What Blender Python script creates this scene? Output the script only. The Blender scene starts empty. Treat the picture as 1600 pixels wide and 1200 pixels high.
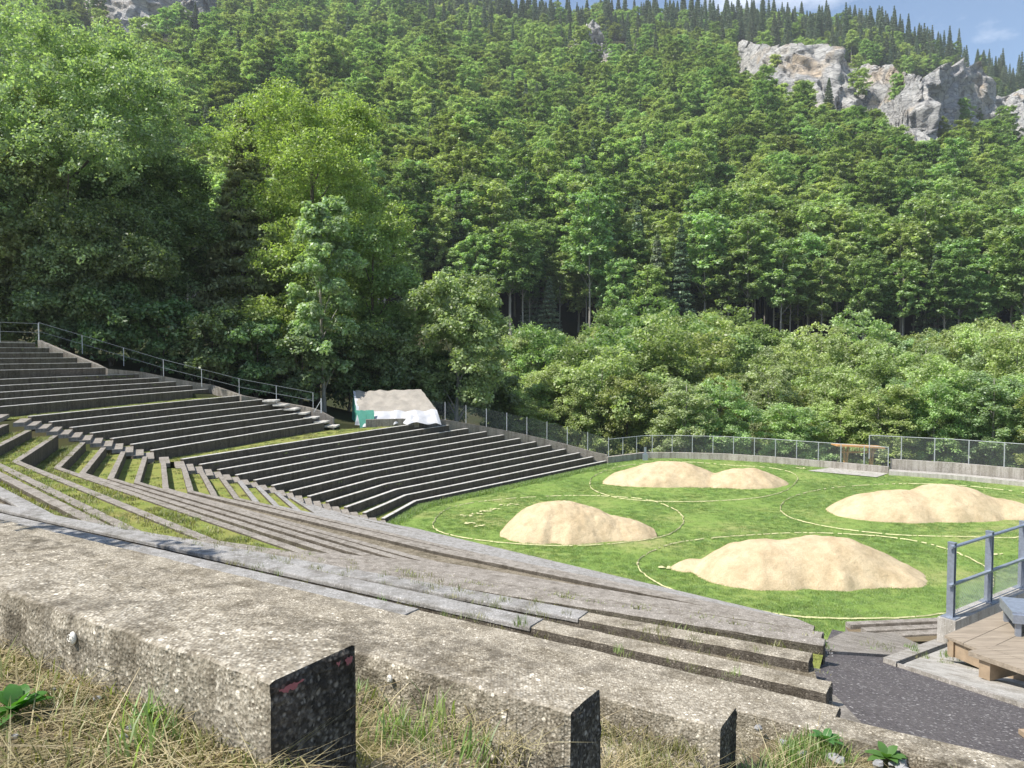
import bpy, math, random
import numpy as np
from mathutils import Vector, noise
R = math.radians
scene = bpy.context.scene
# ------------------------------------------------------------------ camera, sky, sun
PITCH = math.atan(50/1200)
cam_d = bpy.data.cameras.new('camera'); cam = bpy.data.objects.new('camera', cam_d)
scene.collection.objects.link(cam); scene.camera = cam
cam.location = (0, 0, 0); cam.rotation_euler = (R(90)-PITCH, 0, 0)
cam_d.sensor_width = 36; cam_d.lens = 27; cam_d.clip_start = .05; cam_d.clip_end = 5000
SUN = Vector((-.53, -.22, .82)).normalized()
w = bpy.data.worlds.new("World"); scene.world = w; w.use_nodes = True
nt = w.node_tree; nt.nodes.clear()
out = nt.nodes.new('ShaderNodeOutputWorld'); bg = nt.nodes.new('ShaderNodeBackground')
sky = nt.nodes.new('ShaderNodeTexSky'); sky.sky_type = 'NISHITA'; sky.sun_disc = False
sky.sun_elevation = math.asin(SUN.z); sky.sun_rotation = math.atan2(SUN.x, SUN.y)
sky.altitude = 700; sky.air_density = 1.1; sky.dust_density = .6
tc = nt.nodes.new('ShaderNodeTexCoord'); mp = nt.nodes.new('ShaderNodeMapping')
mp.inputs['Scale'].default_value = (1, 1, 2.2); mp.inputs['Location'].default_value = (.35, .1, .2)
nz = nt.nodes.new('ShaderNodeTexNoise'); nz.inputs['Scale'].default_value = 3.1
nz.inputs['Detail'].default_value = 9; nz.inputs['Roughness'].default_value = .55
rp = nt.nodes.new('ShaderNodeValToRGB'); rp.color_ramp.elements[0].position = .58; rp.color_ramp.elements[1].position = .74
mx = nt.nodes.new('ShaderNodeMix'); mx.data_type = 'RGBA'; mx.inputs[7].default_value = (8.6, 8.9, 9.4, 1)
L = nt.links.new
L(tc.outputs['Generated'], mp.inputs[0]); L(mp.outputs[0], nz.inputs['Vector']); L(nz.outputs[0], rp.inputs[0])
L(rp.outputs[0], mx.inputs[0]); L(sky.outputs[0], mx.inputs[6]); L(mx.outputs[2], bg.inputs[0])
bg.inputs[1].default_value = .115; L(bg.outputs[0], out.inputs[0])
sl = bpy.data.lights.new('sun', 'SUN'); sl.energy = 4.9; sl.angle = R(.5); sl.color = (1, .95, .87)
so = bpy.data.objects.new('sun', sl); scene.collection.objects.link(so)
so.rotation_euler = SUN.to_track_quat('Z', 'Y').to_euler(); so.location = (-20, -20, 60)
vs = scene.view_settings; vs.view_transform = 'Standard'; vs.look = 'None'; vs.exposure = .65; vs.gamma = 1
scene.cycles.max_bounces = 6; scene.cycles.diffuse_bounces = 3; scene.cycles.transparent_max_bounces = 12
scene.cycles.transmission_bounces = 3; scene.cycles.glossy_bounces = 2
random.seed(7); RNG = np.random.default_rng(11)

# ------------------------------------------------------------------ helpers
def un(x, y, z):
    """where the sight line of photograph pixel (x, y) meets height z"""
    c, s = math.cos(PITCH), math.sin(PITCH); a = (x-800)/1200; b = (600-y)/1200
    d = (a, c+b*s, -s+b*c); t = z/d[2]; return np.array([d[0]*t, d[1]*t])
def at(x, y, Y):
    c, s = math.cos(PITCH), math.sin(PITCH); a = (x-800)/1200; b = (600-y)/1200
    t = Y/(c+b*s); return (a*t, Y, (-s+b*c)*t)
def link(o, parent=None):
    scene.collection.objects.link(o)
    if parent: o.parent = parent
    return o
def tag(o, label=None, cat=None, group=None, kind=None):
    if label: o['label'] = label
    if cat: o['category'] = cat
    if group: o['group'] = group
    if kind: o['kind'] = kind
    return o
def empty(name, loc, label=None, cat=None, group=None, rz=0):
    o = bpy.data.objects.new(name, None); o.location = loc; o.rotation_euler = (0, 0, rz); o.empty_display_size = .2
    link(o); return tag(o, label, cat, group)
class MB:
    def __init__(s): s.v = []; s.f = []
    def add(s, vs, fs):
        n = len(s.v); s.v += [tuple(map(float, p)) for p in vs]; s.f += [tuple(i+n for i in f) for f in fs]
    def box(s, c, d, rz=0, rot=None):
        co, si = math.cos(rz), math.sin(rz); vs = []
        for z in (-.5, .5):
            for x, y in ((-.5, -.5), (.5, -.5), (.5, .5), (-.5, .5)):
                X, Y, Z = x*d[0], y*d[1], z*d[2]
                vs.append((c[0]+X*co-Y*si, c[1]+X*si+Y*co, c[2]+Z))
        s.add(vs, [(3, 2, 1, 0), (4, 5, 6, 7), (0, 1, 5, 4), (1, 2, 6, 5), (2, 3, 7, 6), (3, 0, 4, 7)])
    def bar(s, a, b, r, n=6, r2=None):
        a = Vector(a); b = Vector(b); r2 = r if r2 is None else r2
        q = (b-a).to_track_quat('Z', 'Y'); vs = []
        for p, rr in ((a, r), (b, r2)):
            for i in range(n):
                t = 2*math.pi*i/n+math.pi/n; vs.append(p+q @ Vector((rr*math.cos(t), rr*math.sin(t), 0)))
        s.add(vs, [(i, (i+1) % n, n+(i+1) % n, n+i) for i in range(n)]+[tuple(range(n))[::-1], tuple(range(n, 2*n))])
    def tube(s, pts, rs, n=6):
        ring = []; base = len(s.v); pts = [Vector(p) for p in pts]
        for i, p in enumerate(pts):
            d = (pts[min(i+1, len(pts)-1)]-pts[max(i-1, 0)]).normalized(); q = d.to_track_quat('Z', 'Y')
            for k in range(n):
                t = 2*math.pi*k/n; ring.append(p+q @ Vector((rs[i]*math.cos(t), rs[i]*math.sin(t), 0)))
        fs = []
        for i in range(len(pts)-1):
            for k in range(n): fs.append((i*n+k, i*n+(k+1) % n, (i+1)*n+(k+1) % n, (i+1)*n+k))
        fs.append(tuple(range((len(pts)-1)*n, len(pts)*n)))
        s.add(ring, fs)
    def build(s, name, mat, parent=None, smooth=False):
        me = bpy.data.meshes.new(name); me.from_pydata(s.v, [], s.f); me.materials.append(mat)
        if smooth: me.polygons.foreach_set('use_smooth', [True]*len(me.polygons))
        me.update(); return link(bpy.data.objects.new(name, me), parent)
def np_mesh(name, V, F, mat, parent=None, smooth=False, tint=None, mats=None):
    V = np.asarray(V, np.float32); F = np.asarray(F, np.int32); me = bpy.data.meshes.new(name)
    me.vertices.add(len(V)); me.vertices.foreach_set('co', V.ravel())
    n, k = F.shape; me.loops.add(n*k); me.loops.foreach_set('vertex_index', F.ravel())
    me.polygons.add(n); me.polygons.foreach_set('loop_start', np.arange(0, n*k, k, dtype=np.int32))
    me.update(calc_edges=True)
    me.materials.append(mat)
    if smooth: me.polygons.foreach_set('use_smooth', np.ones(n, bool))
    if tint is not None:
        at_ = me.attributes.new('tint', 'FLOAT', 'FACE'); at_.data.foreach_set('value', np.asarray(tint, np.float32))
    me.update(); return link(bpy.data.objects.new(name, me), parent)

# ------------------------------------------------------------------ materials
def mat(name, rough=.9, spec=.2):
    m = bpy.data.materials.new(name); m.use_nodes = True; n = m.node_tree; b = n.nodes['Principled BSDF']
    b.inputs['Roughness'].default_value = rough; b.inputs['Specular IOR Level'].default_value = spec
    return m, n, b
def N(n, t, **k):
    x = n.nodes.new(t)
    for a, v in k.items():
        if a.startswith('_'): x.inputs[a[1:].replace('_', ' ')].default_value = v
        else: setattr(x, a, v)
    return x
def ramp(n, fac, stops):
    r = n.nodes.new('ShaderNodeValToRGB'); e = r.color_ramp.elements
    while len(e) < len(stops): e.new(.5)
    for i, (p, c) in enumerate(stops):
        e[i].position = p; e[i].color = (*c, 1) if len(c) == 3 else c
    n.links.new(fac, r.inputs[0]); return r.outputs[0]
def mixc(n, f, a, b, mode='MIX'):
    m = n.nodes.new('ShaderNodeMix'); m.data_type = 'RGBA'; m.blend_type = mode
    for i, v in ((0, f), (6, a), (7, b)):
        if hasattr(v, 'links'): n.links.new(v, m.inputs[i])
        else: m.inputs[i].default_value = v if i == 0 else (*v, 1)
    return m.outputs[2]
def pos(n): return n.nodes.new('ShaderNodeNewGeometry').outputs['Position']
def noise_t(n, v, scale, detail=6, rough=.6, dist=0):
    t = N(n, 'ShaderNodeTexNoise', _Scale=scale, _Detail=detail, _Roughness=rough, _Distortion=dist); n.links.new(v, t.inputs['Vector']); return t.outputs[0]
def bump(n, h, b, s, d, prev=None):
    x = N(n, 'ShaderNodeBump', _Strength=s, _Distance=d); n.links.new(h, x.inputs['Height'])
    if prev: n.links.new(prev, x.inputs['Normal'])
    n.links.new(x.outputs[0], b.inputs['Normal']); return x.outputs[0]
def concrete(name, dark, mid, light, grain=95, stain=(.06, .055, .045), sa=.55, bs=1.0, lichen=True):
    m, n, b = mat(name, .92, .15); p = pos(n)
    big = noise_t(n, p, 1.3, 8, .65); med = noise_t(n, p, 11, 6, .7); fine = noise_t(n, p, 60, 4, .7)
    v = N(n, 'ShaderNodeTexVoronoi', _Scale=grain); n.links.new(p, v.inputs['Vector'])
    v2 = N(n, 'ShaderNodeTexVoronoi', _Scale=grain*.45); n.links.new(p, v2.inputs['Vector'])
    base = ramp(n, fine, [(.3, dark), (.5, mid), (.72, light)])
    sep = N(n, 'ShaderNodeSeparateColor'); n.links.new(v.outputs['Color'], sep.inputs[0])
    peb = ramp(n, sep.outputs[0], [(.0, dark), (.5, mid), (.8, light), (1, tuple(min(1, c*1.35) for c in light))])
    dm = ramp(n, v.outputs['Distance'], [(.25, (1, 1, 1)), (.6, (0, 0, 0))])
    c = mixc(n, dm, base, peb)
    s2 = N(n, 'ShaderNodeSeparateColor'); n.links.new(v2.outputs['Color'], s2.inputs[0])
    wp = ramp(n, s2.outputs[1], [(.90, (0, 0, 0)), (.93, (1, 1, 1))]); dd = ramp(n, v2.outputs['Distance'], [(.2, (1, 1, 1)), (.38, (0, 0, 0))])
    c = mixc(n, mixc(n, 1.0, wp, dd, 'MULTIPLY'), c, tuple(min(1, x*1.7) for x in light))
    st = ramp(n, med, [(.42, (0, 0, 0)), (.60, (1, 1, 1))]); st2 = ramp(n, big, [(.38, (.15, .15, .15)), (.62, (1, 1, 1))])
    f = mixc(n, 1.0, st, st2, 'MULTIPLY'); f2 = mixc(n, 1.0, f, (sa, sa, sa), 'MULTIPLY')
    c = mixc(n, f2, c, stain)
    if lichen:
        li = ramp(n, noise_t(n, p, 23, 5, .75), [(.66, (0, 0, 0)), (.72, (.7, .7, .7))])
        c = mixc(n, li, c, tuple(min(1, x*1.25) for x in light))
    ms = N(n, 'ShaderNodeMapping', _Scale=(5, 5, .35)); n.links.new(p, ms.inputs[0])
    c = mixc(n, 1.0, c, ramp(n, noise_t(n, ms.outputs[0], 1, 6, .7), [(.32, (.62, .60, .56)), (.55, (1.08, 1.08, 1.08))]), 'MULTIPLY')
    n.links.new(c, b.inputs['Base Color'])
    h = bump(n, med, b, .5*bs, .02); h = bump(n, fine, b, .6*bs, .008, h); bump(n, v.outputs['Distance'], b, .7*bs, .005, h)
    return m
M = {}
M['near_conc'] = concrete('aggregate_concrete', (.14, .118, .088), (.31, .275, .215), (.52, .475, .395), 125, (.085, .073, .055), .85, .75)
M['smooth_conc'] = concrete('weathered_concrete', (.20, .195, .185), (.29, .28, .27), (.40, .39, .375), 130, (.12, .115, .10), .45, .7)
M['far_conc'] = concrete('dark_wall_concrete', (.065, .053, .043), (.115, .097, .08), (.18, .16, .135), 60, (.028, .024, .02), .6, .8, False)  # dark tone of the far walls, well below that of their caps
M['mid_conc'] = concrete('brown_grey_concrete', (.17, .15, .13), (.27, .245, .215), (.38, .35, .31), 90, (.09, .08, .065), .5, .8)
M['end_conc'] = concrete('shaded_end_concrete', (.03, .027, .024), (.075, .066, .058), (.22, .20, .175), 120, (.022, .02, .018), .75, .8)  # shade of the sunless bench ends, put into a near-black colour
M['side_conc'] = concrete('dark_side_concrete', (.055, .048, .038), (.11, .095, .077), (.19, .17, .14), 100, (.035, .03, .022), .6, .9)  # darker tone for the upright faces of the rows
M['gap_conc'] = concrete('dark_aggregate', (.09, .075, .05), (.20, .17, .125), (.36, .32, .25), 110, (.05, .045, .025), .7, .9)  # darker brown aggregate for the strips between rows
M['top_conc'] = concrete('pale_top_concrete', (.42, .40, .37), (.54, .52, .49), (.66, .64, .60), 60, (.12, .11, .09), .4, .6, False)  # pale tone for the far wall caps and the side steps
M['wall_conc'] = concrete('pale_wall_concrete', (.27, .25, .22), (.36, .335, .30), (.46, .43, .39), 70, (.13, .11, .09), .5, .5, False)
M['pad_conc'] = concrete('slab_concrete', (.33, .31, .28), (.40, .38, .345), (.47, .445, .41), 120, (.25, .235, .205), .5, .3, False)
def asphalt():
    m, n, b = mat('rubber_asphalt', .85, .25); p = pos(n)
    v = N(n, 'ShaderNodeTexVoronoi', _Scale=75); n.links.new(p, v.inputs['Vector'])
    s = N(n, 'ShaderNodeSeparateColor'); n.links.new(v.outputs['Color'], s.inputs[0])
    c = ramp(n, s.outputs[0], [(0, (.055, .048, .05)), (.6, (.10, .09, .092)), (.94, (.15, .135, .135)), (.985, (.5, .48, .46))])
    c = mixc(n, ramp(n, noise_t(n, p, 1.1, 6), [(.35, (0, 0, 0)), (.65, (.4, .4, .4))]), c, (.15, .135, .13))
    n.links.new(c, b.inputs['Base Color']); h = bump(n, v.outputs['Distance'], b, .8, .01); bump(n, noise_t(n, p, 3, 5), b, .3, .03, h); return m
M['asphalt'] = asphalt()
def soil(name, cols, s1=2.0):
    m, n, b = mat(name, .95, .1); p = pos(n)
    c = ramp(n, noise_t(n, p, s1, 8, .7), cols); c2 = ramp(n, noise_t(n, p, 45, 5, .8), [(.3, (.55, .55, .55)), (.7, (1.3, 1.3, 1.3))])
    n.links.new(mixc(n, 1.0, c, c2, 'MULTIPLY'), b.inputs['Base Color'])
    h = bump(n, noise_t(n, p, 9, 8, .7), b, .8, .06); bump(n, noise_t(n, p, 70, 4, .7), b, .7, .012, h); return m
M['soil'] = soil('dry_soil', [(.3, (.16, .115, .075)), (.55, (.24, .19, .12)), (.75, (.17, .17, .06))])
M['turf'] = soil('dry_turf', [(.3, (.30, .26, .10)), (.5, (.25, .27, .075)), (.7, (.17, .23, .05))], .8)
def field_mat():
    m, n, b = mat('field_turf', .9, .15); p = pos(n)
    a = noise_t(n, p, .28, 5, .6); f = noise_t(n, p, 7, 6, .75); g = noise_t(n, p, 40, 3, .8)
    c = ramp(n, a, [(.3, (.175, .27, .06)), (.48, (.21, .30, .075)), (.58, (.26, .32, .095)), (.70, (.33, .33, .14))])
    c = mixc(n, 1.0, c, ramp(n, f, [(.3, (.72, .76, .7)), (.7, (1.22, 1.2, 1.2))]), 'MULTIPLY')
    c = mixc(n, 1.0, c, ramp(n, g, [(.3, (.7, .7, .7)), (.7, (1.25, 1.25, 1.25))]), 'MULTIPLY')
    n.links.new(c, b.inputs['Base Color']); h = bump(n, f, b, .6, .05); bump(n, g, b, .8, .02, h); return m
M['field'] = field_mat()
def forest_floor():
    m, n, b = mat('forest_floor', .95, .05); p = pos(n)
    c = ramp(n, noise_t(n, p, .06, 8, .7), [(.35, (.03, .045, .015)), (.55, (.06, .055, .03)), (.7, (.05, .07, .02))])
    n.links.new(c, b.inputs['Base Color']); return m
M['floor'] = forest_floor()
def rock():
    m, n, b = mat('limestone', .9, .2); p = pos(n)
    mpn = N(n, 'ShaderNodeMapping', _Scale=(1, 1, 2.4), _Rotation=(0, R(18), 0)); n.links.new(p, mpn.inputs[0]); q = mpn.outputs[0]
    a = noise_t(n, q, .035, 9, .62, .6); f = noise_t(n, q, .25, 8, .7, .4); g = noise_t(n, p, .06, 4, .5)
    c = ramp(n, a, [(.3, (.50, .495, .48)), (.48, (.58, .57, .54)), (.62, (.67, .65, .61)), (.75, (.64, .55, .43))])
    c = mixc(n, ramp(n, g, [(.56, (0, 0, 0)), (.68, (.8, .8, .8))]), c, (.64, .51, .36))
    v = N(n, 'ShaderNodeTexVoronoi', feature='DISTANCE_TO_EDGE', _Scale=.11); n.links.new(q, v.inputs['Vector'])
    cr = ramp(n, v.outputs['Distance'], [(0, (.35, .35, .37)), (.06, (1, 1, 1))])
    c = mixc(n, .8, c, cr, 'MULTIPLY'); c = mixc(n, 1.0, c, ramp(n, f, [(.33, (.55, .55, .57)), (.55, (1.05, 1.05, 1.05))]), 'MULTIPLY')
    n.links.new(c, b.inputs['Base Color']); h = bump(n, f, b, 1, 3); bump(n, noise_t(n, q, .9, 6, .7), b, 1, 1.0, h); return m
M['rock'] = rock()
def leaf(name, col, var=.35, trans=.45, hue=.04):
    m = bpy.data.materials.new(name); m.use_nodes = True; n = m.node_tree; n.nodes.clear()
    o = n.nodes.new('ShaderNodeOutputMaterial'); oi = n.nodes.new('ShaderNodeObjectInfo')
    at_ = N(n, 'ShaderNodeAttribute', attribute_name='tint')
    h = N(n, 'ShaderNodeHueSaturation'); h.inputs['Color'].default_value = (*col, 1)
    r1 = N(n, 'ShaderNodeMapRange'); n.links.new(oi.outputs['Random'], r1.inputs[0]); r1.inputs[3].default_value = .5-hue*.6; r1.inputs[4].default_value = .5+hue*.9
    n.links.new(r1.outputs[0], h.inputs['Hue'])
    mu = N(n, 'ShaderNodeMath', operation='MULTIPLY'); mu.inputs[1].default_value = 7.31; n.links.new(oi.outputs['Random'], mu.inputs[0])
    fr = N(n, 'ShaderNodeMath', operation='FRACT'); n.links.new(mu.outputs[0], fr.inputs[0])
    r2 = N(n, 'ShaderNodeMapRange'); n.links.new(fr.outputs[0], r2.inputs[0]); r2.inputs[3].default_value = 1-var; r2.inputs[4].default_value = 1+var
    m2 = N(n, 'ShaderNodeMath', operation='MULTIPLY'); n.links.new(r2.outputs[0], m2.inputs[0]); n.links.new(at_.outputs['Fac'], m2.inputs[1])
    n.links.new(m2.outputs[0], h.inputs['Value'])
    r3 = N(n, 'ShaderNodeMapRange'); n.links.new(fr.outputs[0], r3.inputs[0]); r3.inputs[3].default_value = .95; r3.inputs[4].default_value = .74
    n.links.new(r3.outputs[0], h.inputs['Saturation'])
    d = n.nodes.new('ShaderNodeBsdfDiffuse'); t = n.nodes.new('ShaderNodeBsdfTranslucent'); g = N(n, 'ShaderNodeBsdfGlossy', _Roughness=.45)
    g.inputs[0].default_value = (.6, .6, .6, 1)
    n.links.new(h.outputs[0], d.inputs[0])
    tm = mixc(n, 1.0, h.outputs[0], (1.35, 1.5, .6), 'MULTIPLY'); n.links.new(tm, t.inputs[0])
    a = n.nodes.new('ShaderNodeMixShader'); a.inputs[0].default_value = trans; n.links.new(d.outputs[0], a.inputs[1]); n.links.new(t.outputs[0], a.inputs[2])
    c = n.nodes.new('ShaderNodeMixShader'); c.inputs[0].default_value = .05; n.links.new(a.outputs[0], c.inputs[1]); n.links.new(g.outputs[0], c.inputs[2])
    n.links.new(c.outputs[0], o.inputs[0]); return m
M['leaf'] = leaf('broad_leaves', (.28, .38, .125))
M['leaf_mid'] = leaf('wood_leaves', (.30, .38, .12), .3)
M['leaf_lime'] = leaf('light_beech_leaves', (.33, .42, .13), .25)
M['leaf_yellow'] = leaf('beech_leaves', (.27, .39, .085), .1)
M['leaf_grey'] = leaf('ash_leaves', (.33, .41, .19), .12)
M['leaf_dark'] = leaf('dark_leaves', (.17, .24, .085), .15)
M['needle'] = leaf('conifer_needles', (.14, .20, .095), .25, .2)
M['needle_brown'] = leaf('olive_needles', (.25, .275, .10), .1, .3)
M['grass'] = leaf('grass_blades', (.235, .345, .075), .35, .4, .03)
M['straw'] = leaf('straw_blades', (.42, .34, .17), .3, .25, .02)
M['drygrass'] = leaf('dry_grass_blades', (.23, .235, .06), .35, .35, .05)
M['weed'] = leaf('weed_leaves', (.10, .23, .03), .1)
def simple(name, col, rough=.6, metal=0, nz_=None, spec=.4):
    m, n, b = mat(name, rough, spec); b.inputs['Metallic'].default_value = metal; p = pos(n)
    s = nz_ or 6; c = ramp(n, noise_t(n, p, s, 6, .7), [(.3, tuple(x*.75 for x in col)), (.7, tuple(min(1, x*1.15) for x in col))])
    n.links.new(c, b.inputs['Base Color']); return m
M['bark'] = simple('bark', (.13, .11, .085), .9, 0, 8); M['bark_pale'] = simple('pale_bark', (.30, .28, .24), .9, 0, 3)
M['galv'] = simple('galvanised_steel', (.36, .40, .47), .42, .55, 25); M['galv_far'] = simple('dull_galvanised_steel', (.50, .52, .54), .6, .2, 5)
M['rail_dark'] = simple('weathered_rail', (.24, .26, .28), .6, .3, 4); M['wire'] = simple('wire', (.33, .36, .40), .5, .4)
def link_mesh():
    m, n, b = mat('chain_link_mesh', .6, .3); b.inputs['Base Color'].default_value = (.30, .32, .33, 1); b.inputs['Alpha'].default_value = .11; return m
M['chain'] = link_mesh()
def planks():
    m, n, b = mat('weathered_boards', .8, .2); p = pos(n)
    mp_ = N(n, 'ShaderNodeMapping', _Scale=(3, 30, 30), _Rotation=(0, 0, R(-36))); n.links.new(p, mp_.inputs[0])
    c = ramp(n, noise_t(n, mp_.outputs[0], 1, 6, .7), [(.3, (.20, .165, .125)), (.7, (.37, .31, .24))])
    n.links.new(c, b.inputs['Base Color']); bump(n, noise_t(n, mp_.outputs[0], 1.5, 5), b, .3, .004); return m
M['planks'] = planks(); M['timber'] = simple('raw_timber', (.34, .255, .17), .8, 0, 9); M['timber_orange'] = simple('orange_timber', (.55, .29, .10), .7, 0, 2)
M['tarp_white'] = simple('white_tarpaulin', (.55, .55, .57), .5, 0, 1.2); M['tarp_brown'] = simple('brown_sheet', (.33, .30, .26), .8, 0, 1.6)
M['tarp_green'] = simple('green_tarpaulin', (.08, .30, .22), .5, 0, 1.5)
M['snail'] = simple('pale_shell', (.75, .72, .66), .35); M['paint'] = simple('pink_paint', (.38, .13, .14), .7, 0, 40)
M['gravel'] = simple('grey_stone', (.30, .30, .30), .85, 0, 12); M['dark'] = simple('dark_gap', (.03, .03, .03), .9)
def sawdust_m():
    m, n, b = mat('sawdust', .97, .05); p = pos(n)
    c = ramp(n, noise_t(n, p, .8, 8, .6), [(.3, (.565, .45, .285)), (.7, (.645, .525, .35))])
    c = mixc(n, 1.0, c, ramp(n, noise_t(n, p, 1.6, 7, .75), [(.35, (.82, .80, .78)), (.6, (1.02, 1.02, 1.02))]), 'MULTIPLY')
    c = mixc(n, 1.0, c, ramp(n, noise_t(n, p, 25, 4, .8), [(.3, (.80, .79, .78)), (.7, (1.08, 1.08, 1.08))]), 'MULTIPLY')
    n.links.new(c, b.inputs['Base Color']); h = bump(n, noise_t(n, p, 2.2, 7, .7), b, .6, .12); bump(n, noise_t(n, p, 18, 5, .8), b, .8, .035, h); return m
M['sawdust'] = sawdust_m(); M['line'] = simple('sawdust_line', (.56, .53, .29), .95, 0, 5)

# ------------------------------------------------------------------ terrain
GX = [-400, -60, -29, -24, -17, -11, -5, 6.5, 32, 60, 400]; GZ = [1, 1, -.2, -1.3, -3.2, -4.6, -5.2, -8.6, -9.4, -10, -10]
def sky_px(u):  # photograph row of the ridge's ground along a bearing
    return np.interp(u, [-.9, -.55, -.3, -.1, 0, .1, .2, .33, .4583, .5417, .5833, .625, .667, .9], [-60, -35, -20, 18, 38, 46, 46, 48, 64, 94, 110, 134, 152, 210])
YR = 640.
def ground(x, y):
    x = np.asarray(x, float); y = np.asarray(y, float)
    near = np.interp(x, GX, GZ)
    v = near-np.clip((y-57)*.30, 0, 5.5)-np.clip((y-85)*.06, 0, 2.5)*0
    u = x/np.maximum(y, 40); e = (550-sky_px(u))/1200
    zr = e*YR*1.0-6
    t = np.clip((y-118)/(YR-118), 0, 1)
    base = np.where(v < -13, -13, v)
    m = base+(zr-base)*(t**1.06)
    m = m+np.sin(x*.021+y*.013)*6*np.clip(t*3, 0, 1)*(1-t)+np.sin(x*.047-y*.03+1)*3*np.clip(t*4, 0, 1)*(1-t)
    m = np.where(y > YR, zr-(y-YR)*.45, m)
    return m
EL = [(-400, 46), (-29, 46.2), (-21.6, 45.3), (-16.9, 47.3), (-11.3, 47.2), (-5.4, 51.6), (6.5, 54.3), (10, 58.6), (22.5, 54.6), (32, 48), (60, 30), (400, 20)]
def edge_y(x): return np.interp(x, [p[0] for p in EL], [p[1] for p in EL])
def terrain():
    xs = np.concatenate([np.arange(-900, -100, 20), np.arange(-100, 100, 1.5), np.arange(100, 901, 20)])
    ys = np.concatenate([np.arange(-80, 30, 10), np.arange(30, 70, .8), np.arange(70, 140, 3), np.arange(140, 781, 10)])
    X, Y = np.meshgrid(xs, ys); Z = ground(X, Y)
    inside = Y < edge_y(X)+.3; Z = np.where(inside, np.minimum(Z, -9.6), Z)
    V = np.stack([X, Y, Z], -1).reshape(-1, 3); nx, ny = len(xs), len(ys)
    i = np.arange(ny-1)[:, None]*nx+np.arange(nx-1)[None]; F = np.stack([i, i+1, i+nx+1, i+nx], -1).reshape(-1, 4)
    o = np_mesh('hillside_terrain', V, F, M['floor'], smooth=True); tag(o, kind='structure')
terrain()
def fbm(p, o=4):
    a = 0; s = 1
    for i in range(o): a += noise.noise(p*s)/s; s *= 2.1
    return a
def hit_ground(px, py):
    lo, hi = 130., YR+60
    for Y_ in np.arange(130, YR+60, 4.):
        p = at(px, py, Y_)
        if float(ground(p[0], p[1])) >= p[2]: return Y_
    return YR
def cliff(name, cols, label, out_, depth):
    """rock face standing out of the slope: columns (x, top, bottom) read from the photograph"""
    cx = [c[0] for c in cols]; n = 170; mrows = 44; V = []
    for i in range(n+1):
        px = cx[0]+(cx[-1]-cx[0])*i/n; yt = np.interp(px, cx, [c[1] for c in cols]); yb = np.interp(px, cx, [c[2] for c in cols])
        Yb = hit_ground(px, yb+4)-out_*.4; Yt = hit_ground(px, yt)-out_
        Yt = min(Yt, Yb+depth)
        for j in range(mrows+1):
            v = j/mrows; Y_ = Yt+(Yb-Yt)*v
            p = Vector(at(px, yt+(yb-yt)*v, Y_)); q = p*.035; r = fbm(Vector((q.x*1.2, 0, q.z*.8)), 5)
            st = 1-2.2*abs(noise.noise(Vector((p.x*.045, 3, p.z*.03)))); st2 = 1-2.4*abs(noise.noise(Vector((p.x*.12+p.z*.05, 9, p.z*.1))))
            edge = min(1, 6*min(i/n, 1-i/n)+.1)
            p.y -= (6*r+5*st+3*st2)*edge+1.3*fbm(p*.22, 4); p.x += 3*noise.noise(q*3); p.z += 2.5*noise.noise(q*4+Vector((7, 0, 0)))*edge
            V.append(p)
    m_ = mrows+1; F = [(i*m_+j, i*m_+j+1, (i+1)*m_+j+1, (i+1)*m_+j) for j in range(mrows) for i in range(n)]
    b = len(V)
    for i in range(n+1): V.append(V[i*m_]+Vector((0, 60, -2)))
    F += [(b+i, i*m_, (i+1)*m_, b+i+1) for i in range(n)]
    for i in (0, n):
        b2 = len(V)
        for j in range(m_): V.append(V[i*m_+j]+Vector((0, 60, 0)))
        F += [(i*m_+j, b2+j, b2+j+1, i*m_+j+1) for j in range(mrows)]
    o = np_mesh(name, [tuple(v) for v in V], F, M['rock']); tag(o, label, kind='structure'); return o
cliff('rock_cliff', [(1135, 92, 108), (1160, 62, 122), (1200, 72, 150), (1250, 74, 168), (1300, 88, 176), (1340, 104, 180), (1375, 106, 195), (1410, 124, 222), (1430, 128, 236), (1455, 112, 232), (1490, 104, 214), (1515, 106, 205), (1545, 150, 212), (1570, 155, 214), (1600, 140, 216), (1660, 140, 230)], 'long pale limestone cliff below the conifers on the right ridge', 18, 30)
cliff('rock_cliff', [(130, -30, 12), (150, -30, 40), (205, -30, 55), (260, -30, 50), (300, -30, 48), (345, -30, 30), (360, -10, 5)], 'pale banded rock face at the top of the hillside on the left', 14, 25)
cliff('rock_cliff', [(862, 92, 112), (880, 84, 112), (915, 44, 96), (928, 40, 95), (945, 62, 100), (965, 78, 106), (992, 84, 110)], 'small grey rock outcrop among conifers near the middle of the ridge', 12, 14)

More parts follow.
